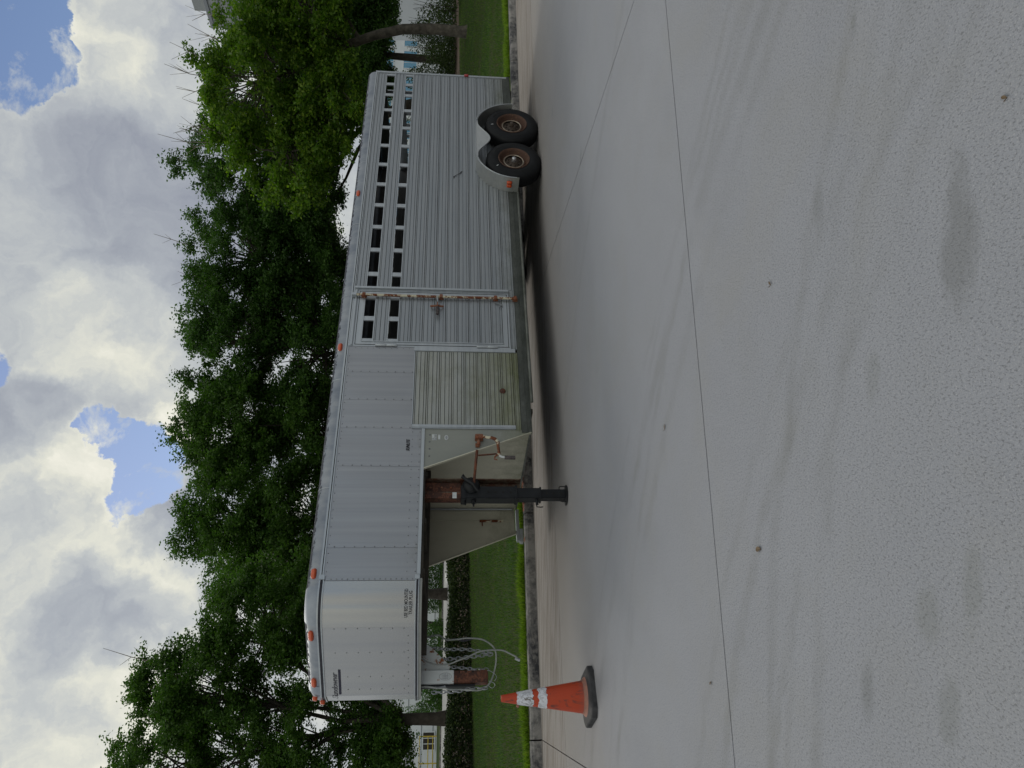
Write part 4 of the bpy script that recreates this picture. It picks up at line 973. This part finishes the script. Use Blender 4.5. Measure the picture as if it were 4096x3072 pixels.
# round rusty hole cover and the scratch on the side
MB().lathe([(0, -.018), (.018, -.018), (.032, -.012), (.036, 0)], (5.164, -.004, .677), 'y', 16).build('hole_cover', 'rusty_red_tube', trailer, smooth=60)
MB().tube([(8.905, -.012, 1.255), (8.935, -.012, 1.258), (8.965, -.012, 1.225), (8.99, -.012, 1.200), (9.02, -.012, 1.165), (9.05, -.012, 1.150), (9.055, -.012, 1.135)], [.003, .008, .004, .003, .005, .008, .003], 5).build('scuff_mark', 'print_black', trailer)
# marker lights
def amber(p, n, w=.105, h=.052, d=.030, material='amber_lens', name='marker_light', upv=None):
    nn = Vector(n).normalized(); side = Vector((0, 0, 1)).cross(nn).normalized(); u_ = nn.cross(side).normalized()
    mb = MB(); base = 0; rings = ((1.0, 0.), (1.0, .45), (.86, .85), (.6, 1.0)); K = 16
    for sc_, hh in rings:
        for k in range(K):
            t = 2 * math.pi * k / K; c, s_ = math.cos(t), math.sin(t)
            x = math.copysign(abs(c) ** .55, c) * w / 2 * sc_; y = math.copysign(abs(s_) ** .55, s_) * h / 2 * sc_
            mb.v.append(tuple(Vector(p) + side * x + u_ * y + nn * (hh * d)))
    for i in range(3):
        for k in range(K): k2 = (k + 1) % K; mb.f.append((i * K + k, i * K + k2, (i + 1) * K + k2, (i + 1) * K + k))
    mb.f.append(tuple(3 * K + k for k in range(K)))
    return mb.build(name, material, trailer, smooth=50)
def on_roof(a=None, s=None, t=25, **kw):
    (p, n) = outline(a) if a is not None else ((s, 0), (0, -1)); t = R_(t); ins = RR * (1 - math.cos(t)) + .003
    return amber((p[0] - n[0] * ins, p[1] - n[1] * ins, 2.522 + RR * math.sin(t)), (n[0] * math.cos(t), n[1] * math.cos(t), math.sin(t)), **kw)
on_roof(s=2.965); on_roof(s=5.775); on_roof(s=8.52, w=.10); on_roof(a=.475, w=.115); on_roof(a=1.055, w=.105)
amber((2.052, .93, 2.578), (-1, 0, .15), .06, .05, .035); amber((2.038, 1.02, 2.515), (-1, 0, 0), .06, .05, .035)
amber((11.478, -.012, 1.066), (0, -1, 0), .055, .075, .022, 'red_lens', 'tail_marker_light')
for y in (.10, W - .10): amber((11.50, y, .62), (1, 0, 0), .10, .16, .03, 'red_lens', 'tail_light')
# writing
def text_mesh(s_, size, font_shear=0.0, outline_=0.0, spacing=1.0):
    cu = bpy.data.curves.new('lettering', 'FONT'); cu.body = s_; cu.size = size; cu.shear = font_shear; cu.space_character = spacing
    cu.resolution_u = 3
    if not outline_: cu.offset = size * .022
    if outline_: cu.fill_mode = 'NONE'; cu.bevel_depth = outline_; cu.bevel_resolution = 0
    else: cu.extrude = .0006
    to = bpy.data.objects.new('lettering', cu); COL.objects.link(to); bpy.context.view_layer.update()
    dg = bpy.context.evaluated_depsgraph_get(); me = bpy.data.meshes.new_from_object(to.evaluated_get(dg))
    bpy.data.objects.remove(to); bpy.data.curves.remove(cu)
    return me
def put_text(s_, width, size, fn, material, name='lettering', **kw):
    me = text_mesh(s_, size, **kw); xs = [v.co.x for v in me.vertices]; x0, x1 = min(xs), max(xs); f = width / (x1 - x0)
    for v in me.vertices: v.co = Vector(fn((v.co.x - x0) * f, v.co.y, v.co.z)) - OFF
    me.materials.clear(); me.materials.append(MAT[material])
    o = bpy.data.objects.new(name, me); COL.objects.link(o); o.parent = trailer; return o
def on_nose(arc0, zb):
    def f(x, y, z): (p, n) = outline(arc0 - x); d = .0025 + z; return (p[0] + n[0] * d, p[1] + n[1] * d, zb + y)
    return f
def on_side(s0, zb, d=.003): return lambda x, y, z: (s0 + x, -d - z, zb + y)
put_text('USE BED MOUNTED', .270, .0475, on_nose(.277, 1.668), 'print_black')
put_text('TRAILER PLUG', .222, .0475, on_nose(.250, 1.624), 'print_black')
put_text('SUNLITE', .150, .052, on_side(4.352, 1.716), 'print_black', font_shear=.35)
put_text('Sundowner', .335, .078, on_nose(AEND + .055, 2.352), 'print_navy', font_shear=.35, outline_=.0014, spacing=.9)
wrap_strip(MB(), half(.885, AEND, .05), 2.316, 2.341, .0008, .002).build('stripe', 'print_navy', trailer)

# fender and wheels (near side stands proud of the wall, mirrored on the far side)
w1s, w2s, wr_ = 9.105, 9.93, .400
def fender_profile():
    top = []
    # outer line from front foot over to rear foot
    for t in range(0, 91, 9): top.append((9.19 - .535 * math.cos(R_(t)), .375 + (.945 - .375) * math.sin(R_(t))))
    for t in range(90, -1, -9): top.append((9.85 + .535 * math.cos(R_(t)), .375 + (.945 - .375) * math.sin(R_(t))))
    return top
FP = fender_profile()
def fender(side):
    yo = -.262 if side < 0 else W + .262; yi = 0 if side < 0 else W
    mb = MB(); th = .006
    for (s, z) in FP: mb.v += [(s, yo, z), (s, yi, z)]
    for (s, z) in FP: c = Vector((9.52 - s, 0, .5 - z)).normalized() * th; mb.v += [(s + c.x, yo, z + c.z), (s + c.x, yi, z + c.z)]
    k = len(FP)
    for i in range(k - 1):
        mb.f.append((2 * i, 2 * i + 1, 2 * i + 3, 2 * i + 2)); j = 2 * k; mb.f.append((j + 2 * i, j + 2 * i + 2, j + 2 * i + 3, j + 2 * i + 1)); mb.f.append((2 * i, 2 * i + 2, j + 2 * i + 2, j + 2 * i)); mb.f.append((2 * i + 1, j + 2 * i + 1, j + 2 * i + 3, 2 * i + 3))
    f = mb.build('fender', 'alu_fender', trailer, smooth=50)
    # skirt: outer line against an inner line that runs over both tyres and dips between them
    inner = []
    for (s, z) in FP:
        inner.append([s, z])
    def arch(s):
        zz = -1
        for c in (9.135, 9.905):
            if abs(s - c) < .455: zz = max(zz, .40 + .51 * math.sqrt(1 - ((s - c) / .455) ** 2))
        return zz
    n = 60; pts = [8.672 + (10.368 - 8.672) * i / n for i in range(n + 1)]
    def outer(s):
        if s < 9.19: return .375 + .57 * math.sqrt(max(0, 1 - ((9.19 - s) / .535) ** 2))
        if s > 9.85: return .375 + .57 * math.sqrt(max(0, 1 - ((s - 9.85) / .535) ** 2))
        return .945
    mb = MB(); y2 = yo + (.006 if side < 0 else -.006)
    for s in pts:
        zo = outer(s); zi = arch(s)
        if s < 9.135 - .02: zi = min(zo - .012, .372 + (zo - .372) * 1.0 - .014 - .0 * s)
        elif s > 9.905 + .02: zi = zo - .014
        else:
            d = abs(s - 9.52); zi = .736 + (.916 - .736) * sm(d / .36)
        mb.v += [(s, yo, zo), (s, yo, zi), (s, y2, zo), (s, y2, zi)]
    for i in range(n):
        a = 4 * i; b_ = a + 4; mb.f += [(a, b_, b_ + 1, a + 1), (a + 2, a + 3, b_ + 3, b_ + 2), (a + 1, b_ + 1, b_ + 3, a + 3), (a, a + 2, b_ + 2, b_)]
    mb.build('fender_skirt', 'alu_fender', f, smooth=50)
    MB().tube([(mb.v[4 * i + 1][0], yo, mb.v[4 * i + 1][2]) for i in range(n + 1)], .007, 6).build('fender_lip', 'alu_trim', f, smooth=60)
    MB().tube([(s_, yo, z_ + .002) for s_, z_ in FP], .008, 6).build('fender_lip', 'alu_trim', f, smooth=60)
    return f
fn = fender(-1); ff = fender(1)
for y in (-.10, -.155):
    o = amber((8.657 + .0, y - .02, .478), (-1, 0, .15), .052, .075, .03, name='fender_light')
MB().box(8.65, 8.658, -.262, -.001, .345, .40).build('fender_foot', 'alu_fender', fn)
def wheel(s, side, rust):
    y = -.25 if side < 0 else W + .25; q = 1 if side < 0 else -1
    tp = [(.205, .02), (.235, .004), (.30, .0), (.350, .010), (.382, .026), (.397, .050), (.400, .075), (.400, .175), (.397, .198), (.38, .222), (.34, .238), (.25, .240), (.205, .225)]
    mb = MB(); mb.lathe([(r, q * h) for r, h in tp], (s, y, wr_), 'y', 48)
    mb.f = [f for f in mb.f if len(f) == 4]
    t = mb.build('wheel', 'tyre_rubber', trailer, smooth=40)
    tb_ = MB()
    for k in range(60):
        a = 2 * math.pi * k / 60
        for h, w in ((.085, .018), (.115, .022), (.145, .022)):
            a2 = a + (.03 if h > .1 else 0); c = Vector((s + .4005 * math.cos(a2), y + q * h, wr_ + .4005 * math.sin(a2))); d = Vector((-math.sin(a2), 0, math.cos(a2)))
            if c.z > .03: tb_.bar(c - d * .015, c + d * .015, w, .004, (math.cos(a2), 0, math.sin(a2)))
    o_ = tb_.build('tread', 'tyre_rubber', t); o_['kind'] = 'stuff'
    lt = MB()
    for k in range(26):
        a = .5 + k * .052 + (1.9 if k > 12 else 0); r0 = .300; c = Vector((s + r0 * math.cos(a), y - q * .0008, wr_ + r0 * math.sin(a))); d = Vector((math.cos(a), 0, math.sin(a)))
        lt.bar(c - d * .009, c + d * .009, .004, .003, (0, 1, 0))
    o_ = lt.build('sidewall_ribs', 'dark_gap', t); o_['kind'] = 'stuff'
    for h in (.095, .125, .155): MB().lathe([(.4005, q * (h - .006)), (.4015, q * h), (.4005, q * (h + .006))], (s, y, wr_), 'y', 48).build('tread_groove', 'dark_gap', t) if False else None
    mb = MB(); mb.lathe([(r, q * h) for r, h in ((.222, .014), (.228, .002), (.222, -.004), (.210, .004), (.200, .030), (.190, .060), (.176, .078), (.168, .075), (.160, .060), (.150, .062))], (s, y, wr_), 'y', 40)
    mb.f = [f for f in mb.f if len(f) == 4]
    rm = mb.build('rim', 'rim_rust', t, smooth=50)
    mb = MB(); mb.lathe([(r, q * h) for r, h in ((.148, .056), (.139, .050), (.130, .058))], (s, y, wr_), 'y', 40); mb.f = [f for f in mb.f if len(f) == 4]
    mb.build('rim_lip', 'rim_lip', t, smooth=60)
    mb = MB(); mb.lathe([(r, q * h) for r, h in ((.0, .050), (.055, .050), (.070, .075), (.128, .085), (.160, .10))], (s, y, wr_), 'y', 32)
    mb.build('disc', 'hub_dark', t, smooth=50)
    for k in range(8):
        a = k * math.pi / 4 + .2
        MB().lathe([(0, q * .055), (.010, q * .055), (.011, q * .085)], (s + .085 * math.cos(a), y, wr_ + .085 * math.sin(a)), 'y', 6).build('lug_nut', 'hub_dark', t)
    MB().lathe([(0, q * -.01), (.024, q * -.008), (.030, q * .0), (.034, q * .06)], (s, y, wr_), 'y', 20).build('hub_cap', 'hub_cap' if rust else 'hub_dark', t, smooth=50)
    a = 2.2 if rust else 1.75
    MB().bar((s + .285 * math.cos(a), y - q * .0015, wr_ + .285 * math.sin(a)), (s + .315 * math.cos(a), y - q * .0015, wr_ + .315 * math.sin(a)), .010, .004, (0, 1, 0)).build('tyre_mark', 'white_label', t)
    return t
wheel(w1s, -1, True); wheel(w2s, -1, False); wheel(w1s, 1, True); wheel(w2s, 1, False)
for s in (w1s, w2s): MB().tube([(s, -.05, .36), (s, W + .05, .36)], .045, 10).build('axle', 'underframe', trailer, smooth=60)
for y in (.12, W - .18): MB().box(8.6, 10.4, y, y + .06, .30, .398).build('spring_hanger', 'underframe', trailer)
for k in range(14): s = 4.9 + k * .48; MB().box(s, s + .05, .04, W - .04, .335, .399).build('cross_member', 'underframe', trailer)

# landing jack with its rusty mounting channel
jx, jy = 3.925, .20
jack = MB().box(jx - .072, jx + .072, jy - .066, jy + .066, .545, 1.150).box(jx - .082, jx + .082, jy - .076, jy + .076, .545, .575).box(jx - .082, jx + .082, jy - .076, jy + .076, 1.10, 1.153).build('jack', 'black_steel', trailer, bevel=.006)
MB().box(jx - .062, jx + .062, jy - .055, jy + .055, .30, .5445).build('jack_sleeve', 'black_steel', jack, bevel=.005)
MB().box(jx - .070, jx + .070, jy - .062, jy + .062, .285, .305).build('jack_collar', 'black_steel', jack, bevel=.003)
leg = MB().box(jx - .052, jx + .052, jy - .046, jy + .046, .022, .2845).build('jack_leg', 'black_steel', jack, bevel=.006)
for z in (.07, .15, .225): MB().lathe([(0, -.003), (.014, -.003), (.014, .002)], (jx - .0, jy - .046, z), 'y', 12).build('leg_hole', 'dark_gap', jack)
for z in (.62, .70, .78, .86): MB().lathe([(0, -.003), (.011, -.003), (.011, .002)], (jx + .0, jy - .0665, z), 'y', 12).build('jack_bolt', 'dark_gap', jack)
MB().lathe([(0, .003), (.102, .003), (.112, .008), (.112, .014), (.060, .022), (0, .022)], (jx, jy, 0), 'z', 24).build('foot_plate', 'black_steel', jack, smooth=40)
for q in (-1, 1):
    MB().tube([(jx + q * .052, jy - .03, .085), (jx + q * .085, jy - .03, .082), (jx + q * .093, jy - .03, .06), (jx + q * .09, jy - .03, .012)], .0055, 6).build('foot_handle', 'black_steel', jack, smooth=60)
MB().tube([(jx - .06, jy - .02, .335), (jx - .125, jy - .02, .335)], .016, 8).build('spring_pin', 'black_steel', jack, smooth=60)
MB().tube([(jx - .12, jy - .02, .340), (jx - .150, jy - .02, .340), (jx - .155, jy - .02, .30), (jx - .152, jy - .02, .375 if False else .285), (jx - .152, jy - .02, .272)], .006, 6).build('pin_handle', 'black_steel', jack, smooth=60)
MB().tube([(jx - .07, jy, 1.106), (jx - .118, jy, 1.106)], .010, 8).build('stub_shaft', 'black_steel', jack, smooth=60)
MB().lathe([(0, -.135), (.009, -.135), (.009, -.10), (.026, -.10), (.030, -.07), (.030, 0)], (jx, jy, 1.018), 'x', 12).build('output_shaft', 'black_steel', jack, smooth=50)
# rubbery gearbox cover with its curved lip
gb = MB().lathe([(0, -.105), (.05, -.100), (.085, -.075), (.098, -.03), (.098, .04), (.085, .07)], (jx + .075, jy - .03, 1.045), 'y', 18).build('gearbox', 'black_steel', jack, smooth=50)
MB().tube([(jx + .16, jy - .145, 1.13), (jx + .135, jy - .155, 1.14), (jx + .09, jy - .16, 1.09), (jx + .045, jy - .165, 1.03), (jx - .02, jy - .16, .99), (jx - .035, jy - .15, .965)], [.014, .019, .020, .020, .019, .014], 10).build('gearbox_lip', 'black_steel', gb, smooth=60)
mt_ = MB().box(jx + .01, jx + .185, jy + .07, jy + .085, .50, 1.545).box(jx + .01, jx + .022, jy - .03, jy + .069, 1.155, 1.545).box(jx + .173, jx + .185, jy - .03, jy + .069, .50, 1.545)
mt_ = mt_.build('jack_mount', 'rust_channel', trailer)
MB().box(jx - .06, jx + .005, jy - .04, jy + .068, 1.155, 1.545).build('mount_post', 'rusty_red_tube', mt_)
MB().box(jx + .03, jx + .165, jy + .03, jy + .069, 1.155, 1.540).build('mount_rib', 'rusty_red_tube', mt_)
for (x, z) in ((jx + .1, 1.48), (jx + .1, 1.26), (jx + .1, 1.36)): MB().lathe([(0, -.012), (.013, -.012), (.013, .0)], (x, jy + .03, z), 'y', 6).build('mount_bolt', 'rusty_latch', mt_)
MB().box(jx - .062, jx + .008, jy - .045, jy - .0405, 1.20, 1.245).build('mount_label', 'white_label', mt_)
# crank
crank = MB().tube([(3.965, .09, 1.020), (4.13, .04, 1.005), (4.34, -.05, .985)], .0155, 10).build('crank_rod', 'rusty_brown', trailer, smooth=60)
MB().box(4.475, 4.535, -.075, -.004, .915, 1.005).build('crank_bracket', 'rusty_latch', crank, bevel=.006)
MB().lathe([(0, -.03), (.017, -.03), (.02, 0), (.017, .03), (0, .03)], (4.43, -.06, .965), 'x', 10).build('crank_knuckle', 'rusty_latch', crank, smooth=50)
MB().box(4.40, 4.45, -.012, -.0035, .955, 1.0).build('crank_plate', 'rusty_latch', crank)
MB().tube([(4.500, -.07, .92), (4.485, -.075, .87), (4.480, -.08, .825), (4.462, -.08, .785), (4.421, -.08, .757), (4.34, -.08, .755), (4.258, -.08, .748)], [.017, .016, .018, .019, .019, .016, .019], 10).build('crank_arm', 'rusty_cream', crank, smooth=60)
MB().bar((4.262, -.065, .975), (4.272, -.085, .775), .022, .008, (1, 0, 0)).build('crank_brace', 'rusty_brown', crank)
MB().tube([(4.20, -.085, .770), (4.205, -.088, .80), (4.235, -.088, .795), (4.262, -.085, .765)], .009, 7).build('crank_hook', 'rusty_latch', crank, smooth=60)
MB().tube([(4.255, -.08, .745), (4.238, -.082, .725), (4.230, -.082, .690)], .013, 8).build('grip_stem', 'white_label', crank, smooth=60)
MB().tube([(4.230, -.082, .690), (4.228, -.082, .575)], [.021, .021], 10).build('crank_grip', 'rubber_grip', crank, smooth=60)

# coupler under the nose, chains, cables
CS, CYc = 2.225, .98
cp = MB().box(CS - .066, CS + .066, CYc - .066, CYc + .066, 1.205, 1.545).build('coupler_post', 'white_paint_worn', trailer, bevel=.006)
MB().prism([(CS + .067, 1.542), (CS + .067, 1.255), (CS + .115, 1.245), (CS + .30, 1.43), (CS + .345, 1.50), (CS + .40, 1.542)], CYc - .03, CYc + .03, 'y').build('coupler_gusset', 'rusty_white', cp)
MB().box(CS - .060, CS + .060, CYc - .060, CYc + .060, .862, 1.2045).build('inner_post', 'rusty_red_tube', cp, bevel=.004)
for z in (1.15, 1.08, 1.01): MB().lathe([(0, -.003), (.009, -.003), (.009, .001)], (CS + .045, CYc - .0605, z), 'y', 10).build('post_hole', 'dark_gap', cp)
MB().lathe([(.062, -.0), (.066, .004), (.066, .05), (.058, .06)], (CS - .0, CYc, .855), 'z', 20).build('ball_socket', 'rusty_brown', cp, smooth=50)
MB().prism([(CS + .062, .862), (CS + .062, .93), (CS - .0, .925), (CS - .02, .89), (CS + .01, .862)], CYc - .064, CYc - .0605, 'y').build('socket_plate', 'rusty_brown', cp)
# worn oval maker's mark
mb = MB(); mb.tube([(CS + .0 + .036 * math.cos(t) * 1.0, CYc - .0672, 1.292 + .062 * math.sin(t)) for t in [k * math.pi / 12 for k in range(24)]], .0016, 4, closed=True)
for z, w in ((1.325, .022), (1.305, .029), (1.29, .031), (1.272, .029), (1.255, .022)): mb.bar((CS - w, CYc - .0672, z), (CS + w, CYc - .0672, z), .003)
for x in (-.018, -.004, .012): mb.bar((CS + x, CYc - .0672, 1.265), (CS + x, CYc - .0672, 1.318), .0035)
mb.build('oval_mark', 'alu_sheet', cp)
MB().box(CS - .09, CS - .068, CYc - .03, CYc + .05, .99, 1.54).build('front_plate', 'black_steel', cp)
MB().tube([(CS - .092, CYc - .02, 1.40), (CS - .10, CYc - .03, 1.37), (CS - .098, CYc - .03, 1.33), (CS - .085, CYc - .03, 1.29)], .012, 8).build('release_handle', 'galvanised_chain', cp, smooth=60)
def chain(path, name='safety_chain', link=.052, r=.0055):
    mb = MB(); P = [Vector(p) for p in path]; seg = [(P[i + 1] - P[i]).length for i in range(len(P) - 1)]; tot = sum(seg); d = 0; i = 0
    while d < tot:
        acc = 0
        for k, l in enumerate(seg):
            if acc + l >= d: break
            acc += l
        p = P[k].lerp(P[k + 1], (d - acc) / seg[k]); t = (P[k + 1] - P[k]).normalized()
        a = t.cross(Vector((0, 1, 0))).normalized() if i % 2 == 0 else t.cross(t.cross(Vector((0, 1, 0)))).normalized()
        if i % 2 == 0: a = (a + Vector((0, .35, 0))).normalized()
        K = 12; mb.tube([tuple(p + t * (link * .56) * math.copysign(abs(math.sin(2 * math.pi * j / K)) ** .8, math.sin(2 * math.pi * j / K)) + a * (link * .33) * math.cos(2 * math.pi * j / K)) for j in range(K)], r, 5, closed=True)
        d += link * .82; i += 1
    return mb.build(name, 'galvanised_chain', trailer, smooth=60)
chain([(2.55, .99, 1.545), (2.535, .99, 1.40), (2.524, .99, 1.283), (2.521, .99, 1.073), (2.502, .99, .95), (2.483, 1.0, .815), (2.478, 1.03, .818), (2.470, 1.05, .948), (2.447, 1.06, 1.159), (2.442, 1.07, 1.368), (2.458, 1.08, 1.545)])
chain([(2.404, 1.16, 1.54), (2.404, 1.16, 1.402), (2.393, 1.16, 1.252), (2.377, 1.16, 1.084), (2.358, 1.16, .978), (2.36, 1.16, .854)])
chain([(2.075, .93, 1.40), (2.079, .93, 1.28), (2.081, .93, 1.18), (2.099, .93, 1.08), (2.107, .92, .862)])
def smooth_path(p, n=4):
    r = []
    for i in range(len(p) - 1):
        p0 = Vector(p[max(i - 1, 0)]); p1 = Vector(p[i]); p2 = Vector(p[i + 1]); p3 = Vector(p[min(i + 2, len(p) - 1)])
        for k in range(n):
            t = k / n; r.append(tuple(.5 * ((2 * p1) + (p2 - p0) * t + (2 * p0 - 5 * p1 + 4 * p2 - p3) * t * t + (3 * p1 - p0 - 3 * p2 + p3) * t ** 3)))
    return r + [tuple(p[-1])]
A_ = [(2.582, 1.56), (2.608, 1.550), (2.643, 1.521), (2.655, 1.477), (2.658, 1.399), (2.649, 1.355), (2.605, 1.302), (2.587, 1.258), (2.587, 1.162), (2.593, 1.083), (2.587, 0.96), (2.568, 0.882), (2.519, 0.804), (2.459, 0.77), (2.373, 0.768), (2.297, 0.783), (2.19, 0.82), (2.125, 0.873), (2.086, 0.95), (2.083, 1.035), (2.097, 1.111), (2.095, 1.245), (2.109, 1.296), (2.11, 1.363), (2.132, 1.473), (2.134, 1.55)]
B_ = [(2.415, 1.56), (2.364, 1.47), (2.337, 1.359), (2.343, 1.249), (2.367, 1.164), (2.399, 1.062), (2.444, 0.967), (2.469, 0.889), (2.48, 0.776), (2.474, 0.69), (2.435, 0.622), (2.404, 0.58), (2.383, 0.554)]
MB().tube(smooth_path([(s, .90 + .05 * math.sin(i * .5) - (.0 if 3 < i < 20 else -.05), z) for i, (s, z) in enumerate(A_)]), .0085, 8).build('trailer_cable', 'grey_cable', trailer, smooth=60)
cb = MB().tube(smooth_path([(s, .87 + .03 * math.sin(i * .9), z) for i, (s, z) in enumerate(B_)]), .0080, 8).build('trailer_cable', 'grey_cable', trailer, smooth=60)
MB().tube([(2.392, .89, .570), (2.383, .89, .554), (2.368, .89, .522)], [.013, .016, .015], 10).build('cable_plug', 'galvanised_chain', cb, smooth=60)
MB().tube(smooth_path([(2.585, .91, 1.30), (2.60, .90, 1.20), (2.585, .91, 1.10), (2.605, .90, 1.0)]), .010, 8).build('cable_tape', 'black_rubber_strip', trailer, smooth=60)
MB().tube(smooth_path([(2.17, .9, .85), (2.15, .9, .80), (2.12, .9, .79), (2.10, .9, .82), (2.13, .9, .86)]), .003, 5).build('loose_wire', 'galvanised_chain', trailer, smooth=60)
MB().tube(smooth_path([(2.28, .9, .86), (2.25, .9, .80), (2.21, .9, .77), (2.17, .9, .79)]), .003, 5).build('loose_wire', 'galvanised_chain', trailer, smooth=60)
MB().tube([(2.30, 1.1, 1.56), (2.16, 1.0, 1.0)], .006, 5).build('breakaway_wire', 'black_rubber_strip', trailer)
MB().box(2.27, 2.33, 1.14, 1.20, .84, .93).build('chain_hook', 'galvanised_chain', trailer, bevel=.01)
OFF = Vector((0, 0, 0))

# ------------------------------------------------------------------ traffic cone
cone = empty('traffic_cone', (-2.775, 6.76, 0), R_(-7), 'worn orange traffic cone with two scuffed silver collars on a black rubber base', 'traffic cone')
bs = .222; cc = .062
oct_ = []
for (sx, sy) in ((1, 1), (-1, 1), (-1, -1), (1, -1)):
    a = (sx * bs, sy * (bs - cc)); b_ = (sx * (bs - cc), sy * bs)
    oct_ += [a, b_] if sx * sy > 0 else [b_, a]
r45 = lambda p: ((p[0] - p[1]) * .70711, (p[0] + p[1]) * .70711)
oct_ = [r45(p) for p in oct_]
mb = MB(); z_ = [(0, 1.0), (.042, 1.0), (.052, .97), (.062, .78)]
for z, f in z_: mb.v += [(p[0] * f, p[1] * f, z) for p in oct_]
for i in range(3):
    for k in range(8): mb.f.append((i * 8 + k, i * 8 + (k + 1) % 8, (i + 1) * 8 + (k + 1) % 8, (i + 1) * 8 + k))
mb.f.append(tuple(reversed(range(8)))); mb.f.append(tuple(24 + k for k in range(8)))
mb.build('base', 'cone_base', cone, off=(0, 0, 0))
H1 = .81
def rc(z): return .140 + (.029 - .140) * (z - .07) / (H1 - .07)
MB().lathe([(.168, .061), (.160, .070), (.146, .078), (.142, .092)], (0, 0, 0), 'z', 36).build('foot_ring', 'cone_foot', cone, smooth=50, off=(0, 0, 0))
MB().lathe([(rc(.075), .075), (rc(.3), .3), (rc(.79), .79), (rc(.80) - .003, H1), (rc(.8) - .008, H1 - .002), (rc(.8) - .009, H1 - .05)], (0, 0, 0), 'z', 40).build('body', 'cone_orange_worn', cone, smooth=50, off=(0, 0, 0))
for za, zb, nm in ((.415, .487, 1), (.532, .672, 2)):
    mb = MB(); K = 40; rg = random.Random(nm)
    for j, z in enumerate((za, za + .02, (za + zb) / 2, zb - .02, zb)):
        for k in range(K):
            t = 2 * math.pi * k / K; e = (rg.uniform(-.008, .008) if j in (0, 4) else 0); zz = z + e; r = rc(zz) + .0022 + (.0015 * math.sin(k * 2.3 + j) if 0 < j < 4 else -.0005)
            mb.v.append((r * math.cos(t), r * math.sin(t), zz))
    for j in range(4):
        for k in range(K): mb.f.append((j * K + k, j * K + (k + 1) % K, (j + 1) * K + (k + 1) % K, (j + 1) * K + k))
    mb.build('reflective_collar', 'cone_collar', cone, smooth=60, off=(0, 0, 0))
# loose flap of the upper collar and a torn scrap
mb = MB(); r = rc(.55) + .003
mb.v = [(r, -.02, .535), (r + .028, -.03, .555), (r + .014, -.03, .60), (r - .006, -.02, .65), (r, -.018, .536), (r + .026, -.027, .556), (r + .012, -.027, .60), (r - .008, -.018, .65)]
mb.f = [(0, 1, 2, 3), (7, 6, 5, 4), (0, 4, 5, 1), (1, 5, 6, 2), (2, 6, 7, 3), (3, 7, 4, 0)]; mb.build('collar_flap', 'cone_collar', cone, off=(0, 0, 0))
MB().lathe([(0, 0), (.012, .002), (.016, .012), (.008, .024), (0, .026)], (-rc(.665) - .010, -.02, .650), 'z', 8).build('torn_scrap', 'cone_foot', cone, smooth=60, off=(0, 0, 0))

# ------------------------------------------------------------------ fallen leaves and litter
def leaf(name, x, y, size, rz, label, z=.004):
    o = empty(name, (x, y, 0), rz, label, 'leaf'); mb = MB(); K = 8; pts = []
    for i in range(K + 1):
        t = i / K; w = .22 * math.sin(math.pi * t) ** .8; pts.append((t - .5, w, .10 * (t - .5) ** 2 + .03))
    n = len(pts); mb.v = [(p[0] * size, p[1] * size, (p[2] + abs(p[1]) * .35) * size + z) for p in pts] + [(p[0] * size, -p[1] * size, (p[2] + abs(p[1]) * .3) * size + z) for p in pts] + [(p[0] * size, 0, .02 * size + z) for p in pts]
    for i in range(n - 1): mb.f += [(2 * n + i, 2 * n + i + 1, i + 1, i), (n + i, n + i + 1, 2 * n + i + 1, 2 * n + i)]
    mb.build('blade', 'dead_leaf', o, off=(0, 0, 0), recalc=False)
    MB().tube([(-.75 * size, .01, z + .01), (-.5 * size, 0, z + .02 * size)], .0012, 4).build('stalk', 'dead_leaf', o, off=(0, 0, 0)); return o
leaf('fallen_leaf', -.693, 3.201, .052, 1.9, 'dry brown leaf lying alone on the concrete beyond the long joint, below the cone')
leaf('fallen_leaf', -.247, 4.63, .034, .4, 'small dark curled leaf on the concrete between the long joint and the jack')
leaf('fallen_leaf', -1.487, 3.759, .028, 2.4, 'tiny dark leaf on the concrete just short of the long joint, near the cone side')
leaf('fallen_leaf', .443, 3.13, .026, .9, 'small dark leaf near the middle of the front slab')
leaf('fallen_leaf', .726, 1.779, .022, 1.2, 'tiny dark leaf scrap at the near right of the front slab')
mb = MB(); rg = random.Random(9)
for i in range(420):
    u = rg.gauss(0, .42); n = KERB_N - abs(rg.gauss(0, .05)) - .02; sz = rg.uniform(.02, .05); a = rg.uniform(0, 6.3)
    c = Vector(un(3.95 + u, 11.0 + abs(rg.gauss(0, .12)), .145 + rg.uniform(0, .05) * math.exp(-(u / .4) ** 2)))
    d = Vector((math.cos(a), math.sin(a), rg.uniform(-.4, .4))) * sz; e = Vector((-math.sin(a), math.cos(a), rg.uniform(-.6, .6))) * sz * .45
    k = len(mb.v); mb.v += [tuple(c - d), tuple(c + e), tuple(c + d), tuple(c - e)]; mb.f.append((k, k + 1, k + 2, k + 3))
o = mb.build('leaf_litter', 'leaf_litter', recalc=False); o['kind'] = 'stuff'
